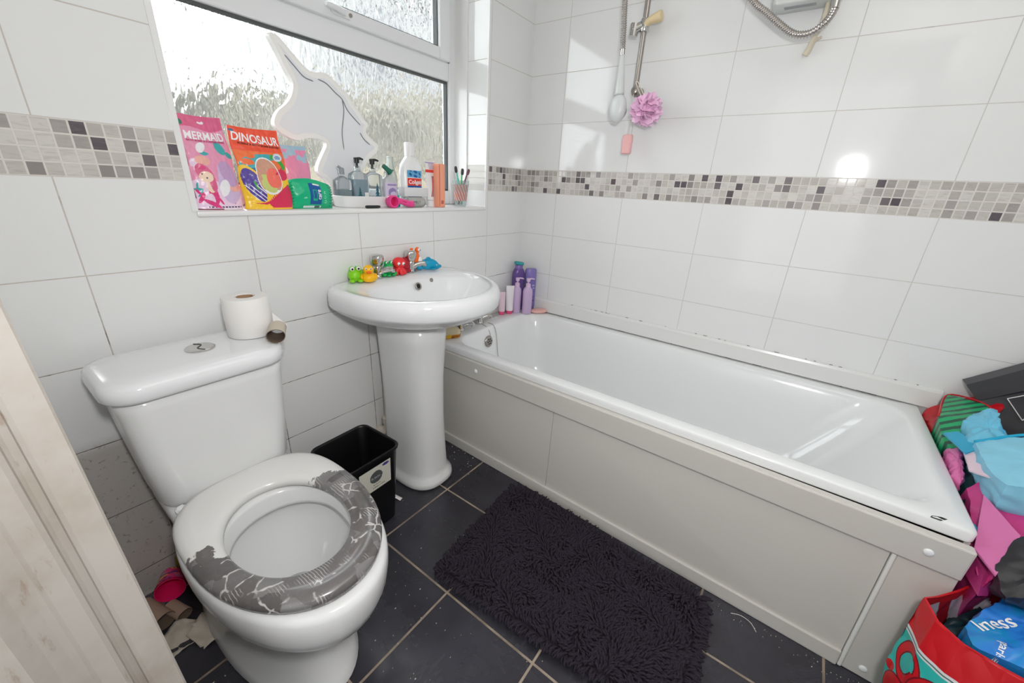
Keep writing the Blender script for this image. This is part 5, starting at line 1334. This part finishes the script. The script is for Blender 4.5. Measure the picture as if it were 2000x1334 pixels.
# bath puff and little pumice pad hanging from the rail's foot
t = thing('bath_puff', 'pink mesh bath puff hanging from the foot of the shower rail', 'bath puff', (-.090, -.612, 1.43))
M_PUFF = mat('pink_mesh', (255, 214, 243), .6, trans=.0, bump=(600, .3, .001))
bm = BM(); rs = random.Random(8)
for k in range(30):
    z = 1-2*(k+.5)/30; a = k*2.39996; d = Vector((math.sqrt(1-z*z)*math.cos(a), math.sqrt(1-z*z)*math.sin(a), z)); q = d.to_track_quat('Z', 'Y').to_matrix()
    ph = rs.uniform(0, 6); R0 = rs.uniform(.028, .037); nn = 28; ring0 = []; rings = []
    for s in range(6):
        ro = R0*s/5; rings.append([d*.024+q @ Vector((ro*math.cos(2*PI*i/nn), ro*math.sin(2*PI*i/nn)*.7, .022*(s/5)**1.3+.009*(s/5)*math.sin(3*2*PI*i/nn+ph)+.003*math.sin(9*2*PI*i/nn))) for i in range(nn)])
    loft(bm, rings[1:], cap0=False, cap1=False)
bmesh.ops.recalc_face_normals(bm, faces=bm.faces)
obj('mesh_ruffles', bm, M_PUFF, t, smooth=True)
bm = BM(); blob(bm, (0, 0, 0), (.036, .036, .036)); obj('core', bm, M_PUFF, t, smooth=True)
bm = BM(); tube(bm, smoothpath([(.02, .02, .03), (.033, .052, .070), (.030, .070, .103), (.034, .060, .100), (.024, .018, .04)], 8), .0018, 6); obj('cord', bm, mat('white_cord', (236, 228, 216), .7), t, smooth=True)
t = thing('pumice_pad', 'small pale pink sponge pad hanging on a cord below the hand shower', 'sponge', (-.062, -.541, 1.312))
bm = BM(); loft(bm, [rrect(0, 0, .010, .022-k*.6, .008, z, 5) for k, z in ((.006, -.036), (.001, -.030), (.003, -.012), (.0, -.008), (.003, -.002), (.002, .002), (0, .010), (.002, .030), (.007, .036))])
obj('pad', bm, mat('pale_pink_foam', (244, 190, 190), .8, bump=(300, .4, .001)), t, smooth=True)
bm = BM(); tube(bm, smoothpath([(0, 0, .034), (-.004, -.004, .10), (.004, .004, .17), (.002, -.002, .196)], 6), .0014, 6); obj('cord', bm, mat('white_cord', (236, 228, 216), .7), t, smooth=True)

# ------------------------------------------------------------------ heap of carrier bags at the foot of the bath
def plast(name, rgb, rough=.38): return mat(name, rgb, rough, bump=(26, .35, .004))
def densify(P, n):
    P = [Vector(p) for p in P]; L = [0]
    for a, b in zip(P, P[1:]+P[:1]): L.append(L[-1]+(b-a).length)
    out = []
    for i in range(n):
        s = L[-1]*i/n; k = max(j for j in range(len(L)-1) if L[j] <= s); f = (s-L[k])/max(1e-9, L[k+1]-L[k]); out.append(P[k].lerp(P[(k+1) % len(P)], f))
    return out
def heapbag(name, label, poly, m, zb=0.02, dome=.02, amp=.012, sc=11., seed=0, shrink=.86, n=64, par=None, cat='bag', rings=10, group=None, part=None, shift=(0, 0)):
    P = densify(poly, n); c = sum(P, Vector())/n; R_ = []
    for k in range(rings+1):
        t_ = k/rings; R_.append([Vector((c.x+shift[0]*(1-t_)+(p.x-c.x)*(shrink+(1-shrink)*t_**.6), c.y+shift[1]*(1-t_)+(p.y-c.y)*(shrink+(1-shrink)*t_**.6), zb+(p.z-zb)*t_)) for p in P])
    for s in (.93, .82, .68, .52, .34, .16, .03):
        R_.append([c+(p-c)*s+Vector((0, 0, dome*(1-s*s))) for p in P])
    bm = BM(); loft(bm, R_)
    bm.normal_update()
    for v in bm.verts:
        q = v.co*sc+Vector((seed*5.1, seed*2.7, seed)); a = noise.noise(q); b = abs(noise.noise(q*2.2)); d = abs(noise.noise(q*4.7))
        v.co += v.normal*amp*(a*.9-b*1.1-d*.5+.3)
    o = obj(name if not part else part, bm, m, par, smooth=True, sharp=38)
    return o
def T(p, k):       # nearer to the viewpoint side of the heap by factor k
    c = Vector((-1.8231, -1.25286, 1.129)); return tuple(c+(Vector(p)-c)*k)
def lim(P):
    return [(min(p[0], -.02), p[1], p[2]) for p in P]
# black paper carrier leaning on the wall
t = thing('black_carrier_bag', 'large black paper carrier bag with white outline print against the wall', 'bag', (-.07, -1.9, .3))
c_ = (-.07, -1.9, .3)
M_BLKPAPER = mat('black_paper', (62, 62, 66), .45, bump=(18, .4, .004)); M_BLKIN = mat('black_lining', (26, 25, 30), .5)
def quadbag(name, A, B_, C_, D_, off, m, par, amp, seed, nu=22, nv=22, cc=None):
    cc = cc or c_
    A, B_, C_, D_ = map(Vector, (A, B_, C_, D_)); bm = BM()
    def f(u, v): 
        p = A*(1-u)*(1-v)+B_*u*(1-v)+C_*u*v+D_*(1-u)*v
        w_ = noise.noise(p*9+Vector((seed, 0, 0)))*amp+abs(noise.noise(p*22+Vector((seed, 3, 0))))*amp*.5
        return p+Vector(off).normalized()*w_
    a = painted_grid(bm, f, nu, nv, lambda u, v: 0); b = painted_grid(bm, lambda u, v: f(u, v)+Vector(off), nu, nv, lambda u, v: 0, True)
    ed = [(j, 0) for j in range(nv+1)]
    for side in ([(0, i) for i in range(nu+1)], [(nv, i) for i in range(nu+1)], [(j, 0) for j in range(nv+1)], [(j, nu) for j in range(nv+1)]):
        for p, q in zip(side[:-1], side[1:]):
            bm.faces.new((a[p[0]][p[1]], a[q[0]][q[1]], b[q[0]][q[1]], b[p[0]][p[1]]))
    bmesh.ops.recalc_face_normals(bm, faces=bm.faces)
    return sp(obj(name, bm, m, par, smooth=True, sharp=35), cc)
quadbag('bag_top_fold', (-.075, -1.763, .621), (-.075, -2.02, .850), (-.082, -2.02, .766), (-.082, -1.799, .580), (.05, 0, .0), M_BLKPAPER, t, .004, 1)
quadbag('bag_body', (-.086, -1.801, .577), (-.086, -2.03, .760), (-.14, -2.10, .38), (-.13, -1.86, .30), (.06, 0, .02), M_BLKPAPER, t, .012, 2)
bm = BM()
for a, b in (((-.094, -1.848, .640-.028), (-.094, -1.920, .690-.022)), ((-.094, -1.848, .612), (-.104, -1.893, .560)), ((-.104, -1.893, .560), (-.103, -1.897, .568)), ((-.103, -1.897, .568), (-.112, -1.945, .515))):
    tube(bm, [a, b], .0013, 6)
sp(obj('outline_print', bm, M_WPL, t), c_)
# dark lining bag under it
heapbag('black_sack', '', lim([(-.10, -1.86, .34), (-.04, -1.95, .36), (-.08, -2.15, .38), (-.35, -2.15, .46), (-.36, -1.90, .46)]), M_BLKIN, .02, .02, .03, 9, 3, .95)
tag(bpy.data.objects['black_sack'], 'shiny black sack filling the corner beneath the black carrier', 'bag')
# red bag
heapbag('red_bag', '', lim([(-.050, -1.7115, .478), (-.030, -1.722, .500), (-.026, -1.752, .530), (-.022, -1.775, .545), (-.022, -1.830, .590), (-.100, -1.850, .585), (-.26, -1.775, .505), (-.300, -1.7115, .478)]), plast('red_plastic', (196, 20, 34), .3), .05, .004, .010, 16, 4, .95)
tag(bpy.data.objects['red_bag'], 'crumpled glossy red bag wedged between the bath end and the wall', 'bag')
# striped bag
def stripe_mat():
    g = NG('green_stripes'); P, X = g.pos(); s = g.ma('ADD', X[0], g.ma('MULTIPLY', X[1], .35)); s = g.ma('ADD', s, g.ma('MULTIPLY', g.noise(P, 6., 1.), .012))
    f = g.ma('FRACT', g.ma('DIVIDE', s, .030)); g.lk(g.mix(g.sstep(f, .52, .62), s2l((10, 166, 104)), s2l((30, 82, 62))), g.b.inputs['Base Color']); g.b.inputs['Roughness'].default_value = .35
    return g.m
t = thing('striped_gift_bag', 'green striped gift bag with red rim on top of the heap', 'bag', (-.2, -1.78, .5)); c_ = (-.2, -1.78, .5)
SB = [T((.0, -1.757, .552), .982), T((-.1, -1.816, .580), .985), T((-.217, -1.812, .570), .99), T((-.345, -1.76, .545), .99), T((-.345, -1.732, .500), .99), T((-.273, -1.7115, .505), .985), T((-.166, -1.7135, .530), .985)]
o = sp(heapbag('x', '', SB, stripe_mat(), .46, .004, .003, 14, 6, .9, par=t, part='bag_body'), c_)
bm = BM(); tube(bm, smoothpath([SB[6], SB[0], SB[1], SB[2]], 6), .0026, 8); sp(obj('red_rim', bm, plast('red_plastic', (196, 20, 34), .3), t, smooth=True), c_)
# light blue bags
M_LB = plast('sky_blue_plastic', (112, 198, 230), .35); M_LB2 = plast('sky_blue_paper', (138, 206, 232), .45); M_CY = mat('cyan_trim', (20, 166, 206), .4)
heapbag('blue_tissue', '', [T(p, .985) for p in [(-0.217, -1.756, 0.563), (-0.171, -1.803, 0.595), (-0.265, -1.799, 0.600), (-0.353, -1.815, 0.577), (-0.393, -1.741, 0.545), (-0.274, -1.745, 0.547)]], M_LB, .50, .012, .013, 17, 7, .8)
tag(bpy.data.objects['blue_tissue'], 'scrunched pale blue bag between the striped bag and the larger blue one', 'bag')
t = thing('blue_carrier_bag', 'large light blue carrier bag with bright cyan edge on the heap', 'bag', (-.45, -1.8, .5)); c_ = (-.45, -1.8, .5)
BB = [T(p, .98) for p in [(-0.377, -1.738, 0.563), (-0.344, -1.823, 0.605), (-0.338, -1.90, 0.625), (-0.60, -1.90, 0.600), (-0.583, -1.800, 0.580), (-0.577, -1.748, 0.561), (-0.533, -1.737, 0.557), (-0.450, -1.737, .560)]]
sp(heapbag('x', '', BB, M_LB2, .50, .008, .009, 9, 9, .85, par=t, part='bag_body'), c_)
bm = BM(); tube(bm, smoothpath([BB[0], BB[1], BB[2]], 6), .0036, 8); sp(obj('cyan_edge', bm, M_CY, t, smooth=True), c_)
quadbag('cyan_strap', T((-.291, -1.704, .530), .985), T((-.287, -1.730, .543), .985), T((-.385, -1.752, .552), .98), T((-.415, -1.722, .540), .98), (.0, .0, -.006), M_CY, t, .004, 5, 10, 6)
quadbag('pink_lined_flap', T((-.368, -1.722, .540), .985), T((-.400, -1.745, .552), .985), T((-.530, -1.738, .545), .985), T((-.492, -1.716, .530), .985), (.0, .0, -.004), mat('pale_pink_lining', (226, 202, 214), .5), t, .004, 6, 10, 6)
# pink bags
M_PK = plast('pink_plastic', (232, 120, 180), .4); M_PK2 = plast('magenta_plastic', (200, 62, 132), .4); M_PK3 = plast('light_pink_plastic', (212, 116, 170), .42)
heapbag('pink_pouch_bag', '', [(-0.331, -1.7095, 0.500), (-0.326, -1.728, 0.515), (-0.362, -1.732, 0.514), (-0.47, -1.722, 0.505), (-0.506, -1.7095, 0.496), (-0.44, -1.7085, 0.500)], M_PK, .40, .010, .008, 26, 12, .9)
tag(bpy.data.objects['pink_pouch_bag'], 'folded glossy pink bag squeezed against the bath end', 'bag')
heapbag('dark_green_bag', '', [(-0.35, -1.715, 0.492), (-0.34, -1.76, 0.50), (-0.42, -1.80, 0.52), (-0.52, -1.78, 0.51), (-0.53, -1.722, 0.485)], mat('dark_green_bag', (14, 56, 58), .5), .05, .0, .012, 14, 14, .95)
tag(bpy.data.objects['dark_green_bag'], 'dark green bag in the gap below the blue carrier', 'bag')
t = thing('pink_carrier_bag', 'big magenta carrier bag with lighter pink flap beside the bath corner', 'bag', (-.6, -1.76, .3)); c_ = (-.6, -1.76, .3)
PB = [(-0.514, -1.7185, 0.492), (-0.491, -1.752, 0.527), (-0.520, -1.835, 0.560), (-0.62, -1.85, 0.540), (-0.665, -1.790, 0.490), (-0.745, -1.735, 0.430), (-0.760, -1.722, 0.400), (-0.672, -1.7205, 0.445), (-0.595, -1.7195, 0.470)]
sp(heapbag('x', '', PB, M_PK2, .06, .010, .012, 10, 16, .75, par=t, part='bag_body', shift=(.10, -.03)), c_)
quadbag('pink_flap', T((-.545, -1.738, .500), .985), T((-.655, -1.772, .494), .985), T((-.752, -1.732, .442), .985), T((-.690, -1.712, .447), .985), (0, 0, -.004), M_PK3, t, .008, 21, 16, 12)
quadbag('lower_front', (-.668, -1.712, .440), (-.752, -1.716, .430), (-.766, -1.720, .385), (-.706, -1.712, .385), (.02, -.02, -.004), M_PK2, t, .005, 25, 12, 10)
bm = BM(); blob(bm, (-.645, -1.712, .462), (.020, .008, .012)); sp(obj('blue_scrap', bm, M_CY, t, smooth=True), c_)
# black bag to the right
heapbag('black_plastic_bag', '', [T(p, .99) for p in [(-0.60, -1.86, 0.545), (-0.655, -1.772, 0.499), (-0.742, -1.729, 0.450), (-0.79, -1.740, 0.425), (-0.775, -1.80, 0.452), (-0.74, -1.90, 0.49), (-.62, -1.95, .53)]], plast('black_plastic', (40, 40, 44), .35), .405, .010, .014, 10, 23, .9)
tag(bpy.data.objects['black_plastic_bag'], 'black plastic bag behind the red shopping bag', 'bag')

# red and turquoise shopper, open at the top
t = thing('shopping_bag', 'open red and turquoise shopping bag with swirl print, front right corner', 'bag', (-.80, -1.76, 0)); c_ = (-.80, -1.76, 0)
RIM = [(-.812, -1.640, .362), (-.778, -1.668, .354), (-.736, -1.705, .358), (-.690, -1.742, .366), (-.662, -1.775, .362), (-.655, -1.86, .35), (-.700, -1.93, .345), (-.82, -1.94, .35), (-.905, -1.86, .362), (-.918, -1.791, .362), (-.908, -1.733, .360), (-.891, -1.684, .358), (-.862, -1.652, .360)]
NP = 140
rim = densify(RIM, NP)
BASE = [(-.862, -1.652, 0), (-.80, -1.690, 0), (-.765, -1.730, 0), (-.745, -1.765, 0), (-.74, -1.80, 0), (-.735, -1.86, 0), (-.75, -1.93, 0), (-.84, -1.95, 0), (-.95, -1.90, 0), (-.985, -1.83, 0), (-.985, -1.76, 0), (-.965, -1.70, 0), (-.925, -1.662, 0)]
base = []
for i in range(NP):    # same parameter along the base loop
    s = i/NP
    base.append(densify(BASE, NP)[i] if i == 0 else None)
DB = densify(BASE, NP)
def swirl(u, v):
    """u round the bag, v up"""
    if v > .80: return 0
    if v > .785: return 2
    if v > .775: return 3
    if v > .765: return 2
    x = u*11.; y = v*3.2
    for cx, cy, r, w in ((9.60, 1.55, .62, .15), (9.60, 1.55, .28, .15), (10.5, 2.05, .30, .11), (8.6, 1.9, .45, .14), (.45, 1.8, .38, .12), (10.45, 1.15, .42, .14), (8.9, .9, .5, .15), (7.6, 1.4, .6, .16), (6.6, 1.9, .4, .13), (.6, .9, .5, .14), (9.9, .5, .4, .14)):
        d = math.hypot(x-cx, (y-cy)); a = math.atan2(y-cy, x-cx)
        rr__ = r*(1+.10*a/PI)
        if abs(d-rr__) < w*(.55+.2*math.sin(a*2)): return 0
        if abs(d-rr__) < w*(.55+.2*math.sin(a*2))+.03: return 4
    if (math.sin(x*4.3+y*3.1)*math.sin(y*5.7-x*1.3)) > .8: return 0
    return 1
SW = [mat('shopper_red', (206, 28, 38), .38), mat('shopper_turquoise', (52, 186, 178), .4), mat('shopper_white', (226, 222, 226), .4), mat('shopper_greenline', (60, 120, 110), .4), mat('shopper_darkred', (120, 24, 34), .4)]
def outer(u, v, off=0.):
    i = (u % 1)*NP; i0 = int(i) % NP; f = i-int(i); r_a = rim[i0].lerp(rim[(i0+1) % NP], f); b_a = DB[i0].lerp(DB[(i0+1) % NP], f)
    p = b_a.lerp(r_a, v); cc = Vector((-.80, -1.79, p.z)); d = (p-cc).normalized()
    n1 = noise.noise(Vector((u*14, v*3, 4)))*.010*(1-.6*v)+abs(noise.noise(Vector((u*24, v*7, 9))))*.006*(1-.5*v)
    return p+d*(.010*math.sin(PI*v)+n1*(v < .995)*1.0-off)
wu = lambda u: u*.70/.16 if u < .16 else .70+(u-.16)/.84*.30
wv = lambda v: v*.40/.10 if v < .10 else .40+(v-.10)/.90*.60
bm = BM(); A_ = painted_grid(bm, lambda u, v: outer(wu(u), wv(v)), 400, 250, lambda u, v: swirl(wu(u), wv(v)), True)
bmesh.ops.remove_doubles(bm, verts=bm.verts, dist=1e-6)
sp(obj('bag_body', bm, SW, t), c_)
def lining(u, v):
    if v > .94: return 0
    return 1 if (u*13+v*2.2) % 1 < .45 else 2
bm = BM(); painted_grid(bm, lambda u, v: outer(u, v, .004), 400, 60, lining); bmesh.ops.remove_doubles(bm, verts=bm.verts, dist=1e-6)
a_ = [bm.verts.new(outer(i/120, 1.)) for i in range(120)]; b_ = [bm.verts.new(outer(i/120, 1., .004)) for i in range(120)]
for i in range(120): bm.faces.new((a_[i], a_[(i+1) % 120], b_[(i+1) % 120], b_[i]))
sp(obj('lining', bm, [SW[0], mat('lining_red', (176, 26, 44), .5), mat('lining_pale', (206, 196, 208), .5)], t), c_)
# nappy pack inside
t = thing('nappy_pack', 'blue plastic pack with white lettering inside the red shopping bag', 'pack', (-.79, -1.80, .2)); c_ = (-.79, -1.80, .2)
NP_ = [(-.822, -1.705, .345), (-.775, -1.735, .372), (-.715, -1.778, .395), (-.690, -1.83, .400), (-.72, -1.905, .385), (-.85, -1.905, .372), (-.880, -1.82, .372), (-.884, -1.760, .362), (-.868, -1.712, .345)]
def blue_mat():
    g = NG('nappy_blue'); P, X = g.pos(); n = g.noise(P, 14., 3., .6, .6)
    c = g.ramp(n, [(.30, s2l((24, 88, 190))), (.48, s2l((48, 132, 220))), (.6, s2l((28, 146, 208))), (.75, s2l((120, 150, 226)))])
    g.lk(c, g.b.inputs['Base Color']); g.b.inputs['Roughness'].default_value = .22; return g.m
o = sp(heapbag('x', '', NP_, blue_mat(), .06, .022, .010, 16, 33, .95, par=t, part='pack_body', n=90), c_)
from mathutils.bvhtree import BVHTree
bv = BVHTree.FromPolygons([v.co.copy() for v in o.data.vertices], [tuple(p.vertices) for p in o.data.polygons])
def drop(x, y):
    h = bv.ray_cast(Vector((x, y, 1.)), Vector((0, 0, -1)))
    return (h[0]+Vector((0, 0, .0015))) if h[0] is not None else Vector((x, y, .3))
ang = math.radians(28)
bm = BM(); text_bm(bm, 'lness', lambda x, y: drop(-.806+x*.55+y*.83, -1.742-x*.83+y*.55), .034, .9, .0004)
sp(obj('white_lettering', bm, M_WPL, t), c_)
bm = BM(); text_bm(bm, 'pearls', lambda x, y: drop(-.868-x*.95-y*.3, -1.738+x*.3-y*.95), .015, .9, .0002); sp(obj('white_lettering', bm, M_WPL, t), c_)
bm = BM()
for k in range(14):
    a = 2*PI*k/14; L_ = .014*(1+.5*(k % 2)); q = [(-.868, -1.788), (-.868+L_*math.cos(a-.12), -1.788+L_*math.sin(a-.12)), (-.868+L_*math.cos(a+.12), -1.788+L_*math.sin(a+.12))]
    bm.faces.new([bm.verts.new(drop(*w)) for w in q])
sp(obj('splash_print', bm, M_WPL, t), c_)
bm = BM(); V_ = [drop(-.822+.0055*s+.0*k, -1.795-.011*k*0+.0-.0*k) for k in (0,) for s in (0,)]
row = []
for k in range(9):
    row.append((bm.verts.new(drop(-.862-.004*k, -1.770-.001*k)+Vector((0, 0, .001))), bm.verts.new(drop(-.866-.004*k, -1.782-.001*k)+Vector((0, 0, .001)))))
for a_, b_ in zip(row[:-1], row[1:]): bm.faces.new((a_[0], a_[1], b_[1], b_[0]))
sp(obj('lime_stem_print', bm, mat('lime_print', (170, 214, 40), .4), t), c_)
heapbag('dark_bundle', '', [(-.790, -1.690, .285), (-.740, -1.725, .30), (-.690, -1.765, .31), (-.70, -1.80, .30), (-.77, -1.76, .28), (-.815, -1.70, .27)], mat('black_teal', (20, 46, 52), .4), .1, .01, .010, 20, 41, .9)
tag(bpy.data.objects['dark_bundle'], 'dark bundle tucked beside the blue pack in the red shopping bag', 'bundle')
